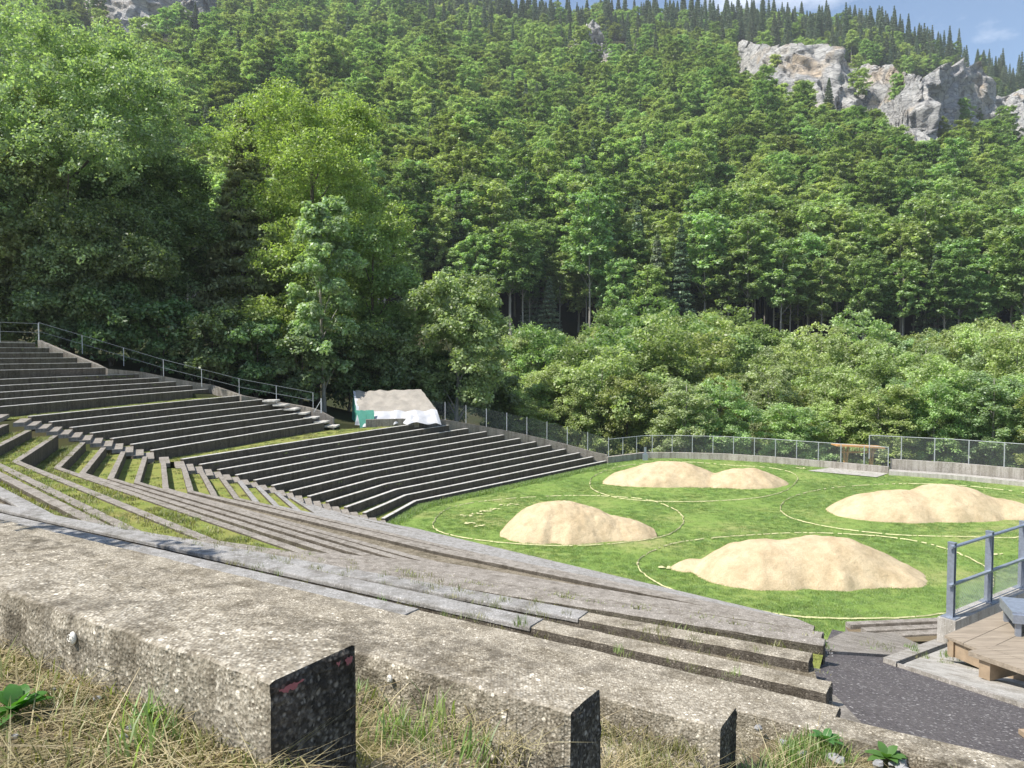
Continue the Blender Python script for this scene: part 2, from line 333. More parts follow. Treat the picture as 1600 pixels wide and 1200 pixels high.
# ------------------------------------------------------------------ trees
def leaves(C, n_per, spread, size, up=.5, flat=.6, rng=RNG, aspect=.62):
    """rhombic leaf blades round clump centres C"""
    C = np.asarray(C); k = len(C); sp = np.asarray(spread)*np.ones(k)
    idx = np.repeat(np.arange(k), n_per); n = len(idx)
    d = rng.normal(size=(n, 3)); d /= np.linalg.norm(d, axis=1)[:, None]
    r = rng.random(n)**.5
    P = C[idx]+d*(r*sp[idx])[:, None]*np.array([1, 1, flat])
    nr = d*.55+rng.normal(size=(n, 3))*.42+np.array([0, 0, up]); nr /= np.linalg.norm(nr, axis=1)[:, None]
    t = np.cross(nr, rng.normal(size=(n, 3))); t /= np.linalg.norm(t, axis=1)[:, None]; b = np.cross(nr, t)
    s = size*(.6+.8*rng.random(n))[:, None]
    V = np.stack([P-t*s*.5, P+b*s*.5*aspect, P+t*s*.5, P-b*s*.5*aspect], 1).reshape(-1, 3)
    F = np.arange(n*4).reshape(-1, 4); ct = .66+.68*rng.random(k)
    tint = ct[idx]*(.8+.4*rng.random(n)); return V, F, tint
def broad_clumps(H, base, rad, n, rng=RNG, top=.62, lob=7):
    """clump centres on a lobed crown: big boughs, then clumps round each bough's end"""
    boughs = []
    for i in range(lob):
        a = i*2.399+rng.random()*.6; h = (i+.5)/lob
        rr = rad*math.sin(math.pi*min(1, .25+.75*(1-h)**top))**.7*(.45+.35*rng.random())
        if h > .85: rr *= .4
        boughs.append((rr*math.cos(a), rr*math.sin(a), base+(H-base)*(.12+.80*h)))
    boughs = np.array(boughs); br = rad*(.38+.22*rng.random(lob))
    i = rng.integers(0, lob, n); d = rng.normal(size=(n, 3)); d /= np.linalg.norm(d, axis=1)[:, None]
    d[:, 2] = np.where((d[:, 2] < -.35), -d[:, 2]*.6, d[:, 2])
    C = boughs[i]+d*(br[i]*(.55+.45*rng.random(n)**.5))[:, None]*np.array([1, 1, .85])
    return C, boughs
def make_crown(kind, H, rad, base, nc, npc, size, rng):
    if kind == 'conifer':
        h = rng.random(nc)**.75; z = base+(H-base)*(1-h)**1.0; z = base+(H-base)*rng.random(nc)**1.15
        t = (z-base)/(H-base); layer = np.round(t*16)/16; z = base+(H-base)*(layer*.35+t*.65)
        R_ = rad*(1-t)**1.0*(.3+.7*rng.random(nc)**.5)+.04; a = rng.random(nc)*2*math.pi
        C = np.stack([R_*np.cos(a), R_*np.sin(a), z-R_*.22], 1)
        V, F, T = leaves(C, npc, (rad*.16+.25)*(.22+1.0*(1-t)), size, .3, .35, rng, .35); return (V, F, T), None
    if kind == 'tall':
        nb = 22; hb = (np.arange(nb)+.5)/nb; ab = np.arange(nb)*2.399+rng.random(nb)*.8
        pr_ = np.sqrt(np.clip(1-((hb-.45)/.60)**2, .02, 1))*(.78+.4*rng.random(nb)); rb = rad*(.40+.30*rng.random(nb))*pr_
        zb = base+(H-base)*(.08+.84*hb); B = np.stack([rb*np.cos(ab), rb*np.sin(ab), zb], 1)
        i = rng.integers(0, nb, nc); d = rng.normal(size=(nc, 3)); d /= np.linalg.norm(d, axis=1)[:, None]; d[:, 2] = np.where(d[:, 2] < -.3, -d[:, 2]*.5, d[:, 2])
        L_ = rad*(.30+.18*rng.random(nb))[i]*(.55+.6*pr_[i]); out_ = np.stack([np.cos(ab[i]), np.sin(ab[i]), np.zeros(nc)], 1)
        C = B[i]+d*(L_*(.5+.5*rng.random(nc)**.5))[:, None]*np.array([1, 1, 1.0])+out_*(rng.random(nc)*rad*.22)[:, None]
        V, F, T = leaves(C, npc, min(rad*.13+.12, .58), size, .85 if size > .35 else .5, .75, rng); return (V, F, T), B[::2]
    if kind == 'slim':
        C, B = broad_clumps(H, base, rad, nc, rng, .45, 9)
    else: C, B = broad_clumps(H, base, rad, nc, rng, lob=9)
    V, F, T = leaves(C, npc, min(rad*.17+.12, .62), size, .55, .6, rng); return (V, F, T), B
def make_trunk(H, r, boughs, base, lean=0, rng=RNG):
    m = MB(); pts = []; k = 8
    for i in range(k+1):
        t = i/k; pts.append((lean*t*t*H*.1+.15*math.sin(3*t+H), .12*math.sin(5*t), H*.93*t))
    m.tube(pts, [r*(1.25 if i == 0 else 1)*(1-.9*i/k) for i in range(k+1)], 7)
    if boughs is not None:
        for b in boughs:
            z0 = max(base*.8, b[2]-math.hypot(b[0], b[1])*.9-1); z0 = min(z0, H*.8); t = z0/(H*.93)
            a = (lean*t*t*H*.1, 0, z0); mid = (a[0]*.5+b[0]*.5, b[1]*.5, z0*.45+b[2]*.55)
            m.tube([a, mid, tuple(b)], [r*.45*(1-t*.6), r*.28*(1-t*.6), r*.08], 5)
    else:
        for i in range(14):
            a = i*2.4; z = base+(H-base)*i/15; L_ = (H-z)*.16
            m.tube([(0, 0, z), (L_*math.cos(a), L_*math.sin(a), z-.2)], [r*.2, r*.05], 4)
    return m
def make_tree(name, kind, H, rad, base, nc, npc, size, lm, tm, seed, loc, label, cat='tree', group=None, tr=None, lean=0, rz=0):
    rng = np.random.default_rng(seed); (V, F, T), B = make_crown(kind, H, rad, base, nc, npc, size, rng)
    e = empty(name, loc, label, cat, group, rz)
    np_mesh('crown', V, F, M[lm], e, tint=T)
    make_trunk(H, tr or H*.014, B, base, lean).build('trunk', M[tm], e, True)
    return e
def copy_tree(src, loc, rz, sc, label=None, group=None):
    r = src.copy(); link(r); r.location = loc; r.rotation_euler = (0, 0, rz); r.scale = sc
    if label: r['label'] = label
    if group: r['group'] = group
    for ch in list(src.children):
        c = ch.copy(); link(c); c.parent = r
    return r
# big trees beside the stand, and the ones behind them
def gz(x, y): return float(ground(x, y))-.1
def T(px, Y, ytop, **k):
    """tree whose crown top is at photograph (px, ytop) when standing at distance Y"""
    X = (px-800)/1200*Y; z = gz(X, Y); H = (550-ytop)/1200*Y-z
    return (X, Y, z), H
def solo(name, kind, px, Y, ytop, radpx, basef, nc, npc, size, lm, tm, seed, label, lean=0, tr=None, cat='tree', group=None):
    loc, H = T(px, Y, ytop); rad = radpx/1200*Y
    return make_tree(name, kind, H, rad, H*basef, nc, npc, size, lm, tm, seed, loc, label, cat, group, tr, lean)
solo('ash_tree', 'tall', 105, 54, 62, 205, .10, 4600, 34, .21, 'leaf_grey', 'bark', 21, 'huge grey-green ash tree towering over the top corner of the stand', tr=.45)
solo('maple_tree', 'broad', -20, 50, 150, 150, .10, 2200, 30, .24, 'leaf_grey', 'bark', 22, 'dense maple tree cut by the left edge above the railing', tr=.4)
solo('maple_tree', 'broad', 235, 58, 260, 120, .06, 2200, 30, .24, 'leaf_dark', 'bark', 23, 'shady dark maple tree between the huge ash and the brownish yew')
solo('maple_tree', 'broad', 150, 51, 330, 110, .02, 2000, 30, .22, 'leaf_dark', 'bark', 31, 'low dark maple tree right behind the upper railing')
solo('yew_tree', 'conifer', 385, 60, 175, 100, .05, 1300, 42, .42, 'needle_brown', 'bark', 24, 'tall brownish-olive conifer left of the yellow-green beech', tr=.4)
solo('beech_tree', 'tall', 490, 62, 150, 150, .10, 3800, 32, .21, 'leaf_yellow', 'bark', 25, 'tall yellow-green beech tree rising above the tarpaulin-covered shed', tr=.42)
solo('maple_tree', 'tall', 505, 53, 296, 52, .12, 520, 44, .26, 'leaf_grey', 'bark_pale', 26, 'slim grey-green maple with a pale thin trunk in front of the beech', tr=.16)
solo('beech_tree', 'broad', 585, 59, 330, 85, .05, 1600, 30, .23, 'leaf', 'bark', 27, 'rounded green beech directly behind the tarpaulin-covered shed')
solo('ash_tree', 'tall', 715, 57.5, 425, 76, .05, 760, 46, .25, 'leaf_grey', 'bark_pale', 28, 'airy pale green ash tree right of the tarpaulin-covered shed', tr=.15)
solo('beech_tree', 'broad', 440, 55, 470, 75, .02, 450, 45, .24, 'leaf_yellow', 'bark', 32, 'low beech tree with bright lower branches above the sloping railing')
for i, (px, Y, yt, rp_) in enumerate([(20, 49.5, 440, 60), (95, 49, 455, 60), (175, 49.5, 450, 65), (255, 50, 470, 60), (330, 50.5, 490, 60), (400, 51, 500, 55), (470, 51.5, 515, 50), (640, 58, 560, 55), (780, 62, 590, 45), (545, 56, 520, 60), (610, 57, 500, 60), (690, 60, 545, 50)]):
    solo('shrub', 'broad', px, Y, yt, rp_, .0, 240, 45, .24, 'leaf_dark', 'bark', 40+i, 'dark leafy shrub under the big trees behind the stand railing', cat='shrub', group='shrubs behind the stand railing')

# wood in the valley behind the arena fence
vp = []
kinds = [('tall', 14, 4.0, .8, 620, 40, .25, 'leaf_mid', 'bark'), ('tall', 16, 3.8, 1.2, 620, 40, .25, 'leaf_lime', 'bark_pale'), ('tall', 16, 3.2, 1.5, 560, 40, .24, 'leaf_grey', 'bark_pale'), ('broad', 12, 4.8, .5, 560, 42, .27, 'leaf_mid', 'bark')]
vlab = ['rounded mid-green tree in the wood behind the arena fence', 'yellow-green tree in the wood behind the arena fence', 'slim grey-green tree in the wood behind the arena fence', 'broad bushy green tree in the wood behind the arena fence']
VG = ['rounded mid-green trees behind the arena fence', 'yellow-green trees behind the arena fence', 'slim grey-green trees behind the arena fence', 'broad bushy trees behind the arena fence']
protos = [None]*4; nv = 0
for row, (Y0, n, ytop) in enumerate([(66, 11, 615), (71, 14, 580), (78, 15, 552), (87, 16, 532), (97, 17, 520), (106, 17, 518)]):
    for i in range(n):
        px = 800+(i+.5+random.uniform(-.35, .35))/n*900-20; Y = Y0+random.uniform(-2.5, 2.5)-(max(0, px-1150)/450)*6*(row < 3)
        X = (px-800)/1200*Y; z = gz(X, Y)
        yt = ytop+random.uniform(-28, 28)+14*math.sin(px*.011); H = (550-yt)/1200*Y-z; k = random.choice([0, 0, 1, 1, 2, 3])
        if protos[k] is None:
            kd, h0, r0, b0, nc, npc, s, lm, tm = kinds[k]
            protos[k] = (make_tree('valley_tree', kd, h0, r0, b0, nc, npc, s, lm, tm, 60+k, (X, Y, z), vlab[k], 'tree', VG[k]), h0); t_ = protos[k][0]
        else: t_ = copy_tree(protos[k][0], (X, Y, z), random.random()*6.28, (1, 1, 1))
        s = H/protos[k][1]; q = max(s, .75)*random.uniform(.9, 1.15); t_.location = (X, Y, z); t_.rotation_euler = (0, 0, random.random()*6.28); t_.scale = (q, q, s); nv += 1

# hillside wood
HK = [('tall', 20, 4.0, 4.5, 420, 26, .42, 'leaf', 'bark_pale'), ('tall', 18, 4.5, 3.5, 440, 26, .42, 'leaf_mid', 'bark'), ('tall', 25, 3.7, 10.5, 360, 26, .42, 'leaf', 'bark_pale'),
      ('tall', 19, 3.7, 4.0, 420, 26, .42, 'leaf_lime', 'bark'), ('conifer', 25, 3.2, 2.5, 620, 20, .55, 'needle', 'bark'), ('conifer', 21, 3.7, 1.5, 620, 20, .55, 'needle', 'bark')]
HL = ['round-headed beech in the lower rows of the hillside wood', 'spreading green tree in the lower rows of the hillside wood', 'tall slim pale-green tree in the lower rows of the hillside wood',
      'bright green tree in the lower rows of the hillside wood', 'tall dark spruce in the lower rows of the hillside wood', 'broad dark spruce in the lower rows of the hillside wood']
pts = []
rows = []; y = 143.
while y < YR+55:
    rows.append(y); y += 4.7+.004*(y-122)
for y in rows:
    step = 4.9+.003*(y-122); W = .76*y+25; x = -W+random.random()*step
    while x < W:
        X = x+random.uniform(-.42, .42)*step; Y = y+random.uniform(-.45, .45)*step
        pts.append((X, Y)); x += step
pts = np.array(pts); Zs = ground(pts[:, 0], pts[:, 1])-.3
RX = (pts[:, 0]/pts[:, 1])*1200+800; RY = 550-Zs/pts[:, 1]*1200
def on_cliff(px, py):  # clear ground where the bare rock faces stand
    a = (px > 1140) & (px < 1620) & (py > np.interp(px, [1140, 1200, 1250, 1350, 1430, 1500, 1540, 1620], [72, 84, 88, 116, 140, 118, 160, 165])) & (py < np.interp(px, [1140, 1200, 1300, 1400, 1450, 1500, 1600], [180, 218, 240, 268, 292, 280, 284]))
    b = (px > 135) & (px < 350) & (py < 138); c = (px > 908) & (px < 985) & (py > 74) & (py < 140); return a | b | c
keep = ~on_cliff(RX, RY) | (RNG.random(len(pts)) < .10); keep &= ~((RX > -300) & (RX < 260) & (pts[:, 1] < 128)); pts = pts[keep]; Zs = Zs[keep]; RX = RX[keep]; RY = RY[keep]
tt = (pts[:, 1]-122)/(YR-122)
cn = np.array([noise.noise(Vector((x*.016, y_*.016, 0))) for x, y_ in pts])
pc = np.clip(.04+np.clip((tt-.70)*3, 0, .62)+cn*.45*(tt > .1)+np.clip((500-RX)/900, 0, .35)*(tt > .4), 0, .97)
pc = np.where(cn > .42, np.maximum(pc, .5), pc); pc = np.where(tt < .6, pc*.5, pc)
pc = np.where(pts[:, 1] < 168, .06, pc)
kd = np.where(RNG.random(len(pts)) < pc, RNG.integers(4, 6, len(pts)), RNG.integers(0, 4, len(pts)))
kd = np.where((pts[:, 1] < 166) & (kd < 4) & (RNG.random(len(pts)) < .8), 2, kd)
invw = np.abs(pts[:, 0]/pts[:, 1]) < .72
order = np.argsort(np.where(invw, pts[:, 1], 1e6)); N_IND = 300-0
hp = [None]*6; ind = order[:N_IND]; rest = order[N_IND:]
for i in ind:
    k = int(kd[i]); loc = (pts[i, 0], pts[i, 1], Zs[i]); K = HK[k]
    if hp[k] is None:
        hp[k] = make_tree('spruce_tree' if k > 3 else 'hillside_tree', K[0], K[1], K[2], K[3], K[4], K[5], K[6], K[7], K[8], 80+k, loc, HL[k], 'tree', HL[k].split(' in the')[0]+' group on the hillside', tr=.2)
        t_ = hp[k]
    else: t_ = copy_tree(hp[k], loc, 0, (1, 1, 1))
    s = random.uniform(.7, 1.2); t_.rotation_euler = (0, 0, random.random()*6.28); t_.scale = (s*1.15, s*1.15, s*random.uniform(.88, 1.08))
for k in range(6):
    if hp[k] is None:
        K = HK[k]; i = rest[k]; hp[k] = make_tree('spruce_tree' if k > 3 else 'hillside_tree', K[0], K[1], K[2], K[3], K[4], K[5], K[6], K[7], K[8], 80+k, (pts[i, 0], pts[i, 1], Zs[i]), HL[k], 'tree')
def scatter(name, P, idx, rot, scl, protos_, label):
    """one object whose points carry instances of real plants standing in the scene"""
    me = bpy.data.meshes.new(name); me.from_pydata([tuple(map(float, p)) for p in P], [], [])
    for nm, ty, dat in (('pick', 'INT', idx), ('spin', 'FLOAT_VECTOR', rot), ('size', 'FLOAT_VECTOR', scl)):
        a = me.attributes.new(nm, ty, 'POINT'); arr = np.asarray(dat, np.int32 if ty == 'INT' else np.float32)
        a.data.foreach_set('value' if ty == 'INT' else 'vector', arr.ravel())
    o = link(bpy.data.objects.new(name, me)); tag(o, label, kind='stuff')
    g = bpy.data.node_groups.new(name, 'GeometryNodeTree'); g.interface.new_socket('Geometry', in_out='INPUT', socket_type='NodeSocketGeometry')
    g.interface.new_socket('Geometry', in_out='OUTPUT', socket_type='NodeSocketGeometry')
    gi = g.nodes.new('NodeGroupInput'); go = g.nodes.new('NodeGroupOutput'); ip = g.nodes.new('GeometryNodeInstanceOnPoints')
    g2i = g.nodes.new('GeometryNodeGeometryToInstance')
    for pr in reversed(protos_):
        j = g.nodes.new('GeometryNodeJoinGeometry')
        for ob in pr:
            oi = g.nodes.new('GeometryNodeObjectInfo'); oi.inputs['Object'].default_value = ob; oi.transform_space = 'ORIGINAL'
            g.links.new(oi.outputs['Geometry'], j.inputs[0])
        g.links.new(j.outputs[0], g2i.inputs[0])
    def attr(nm, ty):
        a = g.nodes.new('GeometryNodeInputNamedAttribute'); a.data_type = ty; a.inputs['Name'].default_value = nm; return a.outputs[0]
    ip.inputs['Pick Instance'].default_value = True
    g.links.new(gi.outputs[0], ip.inputs['Points']); g.links.new(g2i.outputs[0], ip.inputs['Instance'])
    g.links.new(attr('pick', 'INT'), ip.inputs['Instance Index']); g.links.new(attr('spin', 'FLOAT_VECTOR'), ip.inputs['Rotation'])
    g.links.new(attr('size', 'FLOAT_VECTOR'), ip.inputs['Scale']); g.links.new(ip.outputs[0], go.inputs[0])
    md = o.modifiers.new('plants', 'NODES'); md.node_group = g; return o
n = len(rest); s = RNG.uniform(.58, 1.2, n)*np.where(kd[rest] > 3, 1+.25*np.clip((tt[rest]-.7)*5, 0, 1), 1-.1*tt[rest])
scatter('hillside_forest', np.c_[pts[rest], Zs[rest]], kd[rest], np.c_[np.zeros((n, 2)), RNG.random(n)*6.28], np.c_[s*np.where(kd[rest] > 3, 1.0, 1.22), s*np.where(kd[rest] > 3, 1.0, 1.22), s*RNG.uniform(.8, 1.05, n)],
        [list(h.children) for h in hp], 'dense mixed wood of broadleaf trees and spruces covering the upper hillside')

# ------------------------------------------------------------------ stands
def sweep(pts, z, wd, depth, rnd=0, ds=None, seed=0, bev=.012, zend=None):
    """wall along pts (arena-side top edge); outward = right of travel. Returns V, F"""
    P = [np.array(p, float) for p in pts]; n = len(P); dirs = []
    for i in range(n-1): d = P[i+1]-P[i]; dirs.append(d/np.linalg.norm(d))
    off = []
    for i in range(n):
        a = dirs[max(i-1, 0)]; b = dirs[min(i, n-2)]; na = np.array([a[1], -a[0]]); nb = np.array([b[1], -b[0]]); m = na+nb; m /= np.linalg.norm(m)
        off.append(m/max(.5, m@na))
    S = []; O = []
    for i in range(n-1):
        L_ = np.linalg.norm(P[i+1]-P[i]); k = 1
        if ds:
            ts = [0.]; s = 0
            while s < L_:
                q = P[i]+(P[i+1]-P[i])*s/L_; dd = max(.5, np.hypot(*q)); s += max(ds, dd*.012); ts.append(min(s/L_, 1))
            ts = ts[:-1] if i < n-2 else ts
        else: ts = [0.] if i < n-2 else [0., 1.]
        for t in ts: S.append(P[i]+(P[i+1]-P[i])*t); O.append(off[i]+(off[i+1]-off[i])*t)
    if ds:
        k = max(2, int(wd/.03)); kd_ = 8
        prof = [(0, -depth*(1-j/kd_)**1.5) for j in range(kd_)]; prof = [(0, min(pz, -bev)) for _, pz in prof]
        prof += [(bev*.3, -bev*.3)]+[(bev+(wd-2*bev)*j/k, 0) for j in range(k+1)]+[(wd-bev*.3, -bev*.3)]+[(wd, min(-bev, -depth*(j/kd_)**1.5)) for j in range(1, kd_+1)]
    else: prof = [(0, -depth), (0, -bev), (bev, 0), (wd-bev, 0), (wd, -bev), (wd, -depth)]
    m = len(prof); V = []
    for i, (q, o) in enumerate(zip(S, O)):
        for (a, h) in prof:
            p = Vector((q[0]+o[0]*a, q[1]+o[1]*a, z+h))
            if rnd:
                sp = p+Vector((seed*3.1, 0, 0)); g = noise.noise(sp*6)*.5+noise.noise(sp*19)*.35+noise.noise(sp*55)*.25
                e = 1.6 if (h > -.05 and (a < .02 or a > wd-.02)) else .8
                p.z += g*rnd*.7*(1 if h > -.05 else 0); ox = noise.noise(sp*14+Vector((5, 5, 5)))*.6+noise.noise(sp*40+Vector((9, 5, 5)))*.4
                sg = -1 if a < wd*.5 else 1
                p.x += o[0]*ox*rnd*e*sg; p.y += o[1]*ox*rnd*e*sg
            V.append(tuple(p))
    F = []
    for i in range(len(S)-1):
        for j in range(m-1): F.append((i*m+j, i*m+j+1, (i+1)*m+j+1, (i+1)*m+j))
    nb = len(V)
    return V, F, m, len(S)
def wall_obj(name, pts, z, wd, depth, mt, rnd=0, ds=None, seed=0, parent=None, bev=.012, side=None):
    V, F, m, ns = sweep(pts, z, wd, depth, rnd, ds, seed, bev)
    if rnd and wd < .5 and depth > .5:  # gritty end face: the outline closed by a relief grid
        F = F+[tuple(range(m))[::-1]]; base = (ns-1)*m; kd_ = 8; kt = m-2*kd_-3
        L_ = V[base:base+kd_+1]; R_ = V[base+m-kd_-1:base+m][::-1]; top = V[base+kd_+1:base+m-kd_-1]
        d = np.array(pts[-1])-np.array(pts[-2]); d = d/np.linalg.norm(d); nu, nv = 16, 44; b = len(V)
        for j in range(nv+1):
            t = j/nv*kd_; i0 = min(int(t), kd_-1); f = t-i0
            l = Vector(L_[i0]).lerp(Vector(L_[i0+1]), f); r = Vector(R_[i0]).lerp(Vector(R_[i0+1]), f)
            for i in range(nu+1):
                p = l.lerp(r, i/nu)
                if j == nv: p.z = z-.003+(.003 if 0 < i < nu else -.004)
                h = noise.noise(p*22+Vector((seed, 0, 0)))*.5+noise.noise(p*60)*.35+noise.noise(p*120)*.2
                e_ = .0 if (j == nv or i in (0, nu)) else 1
                V.append((p.x+d[0]*(.004+.009*h)*e_, p.y+d[1]*(.004+.009*h)*e_, p.z))
        for j in range(nv):
            for i in range(nu): q = b+j*(nu+1)+i; F.append((q, q+1, q+nu+2, q+nu+1))
    else: F = F+[tuple(range(m))[::-1], tuple(range((ns-1)*m, ns*m))]
    b = MB(); b.v = V; b.f = F; o = b.build(name, mt, parent)
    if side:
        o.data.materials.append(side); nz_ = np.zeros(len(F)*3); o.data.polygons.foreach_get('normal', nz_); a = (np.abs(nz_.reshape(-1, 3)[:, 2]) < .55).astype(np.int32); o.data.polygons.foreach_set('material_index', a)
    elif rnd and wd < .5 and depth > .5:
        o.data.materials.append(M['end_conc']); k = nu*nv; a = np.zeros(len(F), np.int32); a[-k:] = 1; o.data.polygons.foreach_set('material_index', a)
    return o
def tread_strip(m, A, B, z):
    A = [(p[0], p[1], z) for p in A]; B = [(p[0], p[1], z-.002) for p in B]
    n = len(A); m.add(A+B, [(i, n+i, n+i+1, i+1) for i in range(n-1)])

# far block rows, k = 0 at the field
fz = [-7.72+.277*k for k in range(12)]+[-4.3, -4.02, -3.75, -3.49, -3.23, -2.97, -2.71]+[-2.35, -2.09, -1.83, -1.57, -1.31]+[-.9, -.62, -.34, -.06, .22, .5]
Eimg = {0: (944, 721), 1: (929, 714), 2: (908, 707), 3: (887, 701), 4: (867, 696), 5: (839, 690), 6: (812, 686), 7: (784, 680), 8: (758, 674), 9: (730, 670), 10: (702, 665), 11: (674, 659),
        12: (511, 660), 13: (496, 652), 14: (480, 644), 15: (466, 637), 16: (452, 629.5), 17: (414, 624), 18: (370, 619), 19: (328, 609), 20: (301, 602), 21: (275, 596), 22: (244, 590), 23: (222, 585), 24: (165, 575)}
Cimg = {0: (600, 808), 1: (572, 801), 2: (544, 794.5), 3: (515, 787), 4: (484, 778), 5: (456, 767), 6: (430, 758), 7: (401, 749), 8: (373, 741), 9: (344, 734), 10: (314, 727), 11: (286, 719),
        12: (240, 704), 13: (208, 695), 14: (178, 686), 15: (145, 677), 16: (114, 668), 17: (82, 660), 18: (49, 651)}
Ep = []; Cp = []
for k, z in enumerate(fz):
    if k in Eimg: Ep.append(un(*Eimg[k], z))
    else: Ep.append(Ep[-1]+np.array([-.86, .12]))
    if k in Cimg: Cp.append(un(*Cimg[k], z))
    else: Cp.append(Cp[-1]+np.array([-1.75 if k in (19, 24) else -.82, -.12]))
# even out hand-read ends
def smooth(a, segs):
    for s0, s1 in segs:
        x = np.arange(s0, s1+1); q = np.array(a[s0:s1+1])
        for c in (0, 1):
            co = np.polyfit(x, q[:, c], 2 if s1-s0 > 5 else 1); q[:, c] = np.polyval(co, x)
        for i, v in zip(x, q): a[i] = v
smooth(Ep, [(0, 11), (12, 18), (19, 23)]); smooth(Cp, [(0, 11), (12, 18)])
D0 = un(651, 783, fz[0]); D11 = un(488, 687, fz[11])
def far_pts(k):
    if k < 12:
        d = D0+(D11-D0)*k/11; return [Ep[k], d, Cp[k]]
    return [Ep[k], Ep[k]+(Cp[k]-Ep[k])*.38+np.array([-.12, 0]), Cp[k]]
ordn = ['lowest', 'second', 'third', 'fourth', 'fifth', 'sixth', 'seventh', 'eighth', 'ninth', 'tenth', 'eleventh', 'twelfth']
soil_far = MB()
for k in range(30):
    P = far_pts(k)
    if k < 12: lb = f'{ordn[k]} dark concrete seating wall up from the grass arena in the far block'
    elif k < 19: lb = f'{ordn[k-12]} dark concrete seating wall up from the grassy walkway in the middle block'
    elif k < 24: lb = f'{ordn[k-19]} dark seating wall in the five-row band above the middle block'
    else: lb = f'{ordn[k-24]} dark seating wall in the topmost band under the corner railing'
    o = wall_obj('seating_wall', P, fz[k], .19, .62, M['far_conc'], .0, None, k, bev=.01)
    tag(o, lb, 'seating wall', 'dark concrete seating walls of the far stand')
    cap = wall_obj('wall_cap', [p+np.array([.012, 0])*0 for p in P], fz[k]+.022, .195, .02, M['top_conc'], bev=.004, parent=o)
    if k < 29:
        Q = far_pts(k+1)
        tread_strip(soil_far, P, Q, fz[k]-.10)
tread_strip(soil_far, far_pts(29), [p+np.array([-1.5, 0.3]) for p in far_pts(29)], fz[29]-.1)
ofs = soil_far.build('terrace_turf', M['turf']); tag(ofs, kind='structure')

# near block rows: (name key, z, start, corner, bend, end)
d2 = np.array([.846, -.533]); n2 = np.array([.533, .846])
def ps(p, s): return p*n2+s*d2
rowsN = []
Bimg = {0: (644, 824), 1: (625, 821), 2: (602, 817), 3: (575, 814), 4: (546, 809), 5: (500, 801), 6: (470, 797), 7: (437, 790), 8: (406, 785), 9: (375, 778), 10: (341, 775), 11: (303, 767)}
def mid_of(z): t = (3+z)/-3.61; return np.array([-4.58, 11.98])+t*np.array([7.42, 10.45])
def end_of(z): t = (-2.74-z)/3.87; return np.array([3.08, 7.5])+t*np.array([4.04, 11.23])
for k in range(12):
    z = fz[k]; c = un(*Bimg[k], z); st = Cp[k]+np.array([.25, -1.9]); st = un(Cimg[k][0]+5, Cimg[k][1]+10, z)
    e = end_of(z); mm = c+(e-c)*.55+(mid_of(z)-(c+(e-c)*.55))*max(0, (z+6.6)/3.6)*.75
    rowsN.append((z, [st, c, mm, e]))
for z, sx, cx in [(-4.45, (259, 720), (264, 763)), (-4.22, (231, 713), (219, 753)), (-3.97, (197, 705), (178, 747)), (-3.72, (166, 699), (134, 739)), (-3.47, (134, 691), (95, 730))]:
    c = un(*cx, z); e = end_of(z); mm = mid_of(z)
    rowsN.append((z, [un(*sx, z), c, mm, e]))
c6 = un(31, 720, -3.0); s6 = un(91, 680, -3.0)
rowsN.append((-3.0, [s6, c6, np.array([-4.7, 12.15]), ps(8.65, -1.5)]))
def Bp(p1): return c6-(4.8-p1)*np.array([.604, .825])
for z, p1, bend, end in [(-2.74, 3.95, np.array([-5.6, 11.6]), ps(7.9, -1.38)), (-2.48, 3.26, np.array([-5.6, 10.75]), ps(7.0, -1.2)), (-2.22, 2.45, np.array([-6.15, 10.3]), ps(5.92, -1.10)),
                         (-1.95, 1.6, ps(4.79, -11.2), ps(4.80, -.78)), (-1.68, .9, ps(3.88, -11.8), ps(3.86, -.59)), (-1.4, .3, ps(3.13, -12.2), ps(3.12, 4.2)), (-1.12, -.35, ps(2.39, -12.6), ps(2.39, -.67)), (-.84, -1.0, ps(1.72, -13), ps(1.72, -.82)), (-.56, -1.6, ps(1.07, -13.4), ps(1.07, -1.03))]:
    c = Bp(p1); rowsN.append((z, [c+(s6-c6), c, bend, end]))
NR = len(rowsN)
tN = MB(); tG = MB(); tA = MB()
nl = {NR-1: 'nearest thick aggregate bench wall with traces of pink paint on its end', NR-2: 'bench wall whose blunt end shows just beyond the nearest one', NR-3: 'third bench wall end counted from the camera, above the grassy bank',
      NR-4: 'long low kerb wall running on along the edge of the dark asphalt', NR-5: 'bench wall ending right at the asphalt corner, first beyond the long kerb', NR-6: 'bench wall with smooth grey slabs, second beyond the long kerb',
      NR-7: 'bench wall with a black vertical end, third beyond the long kerb'}
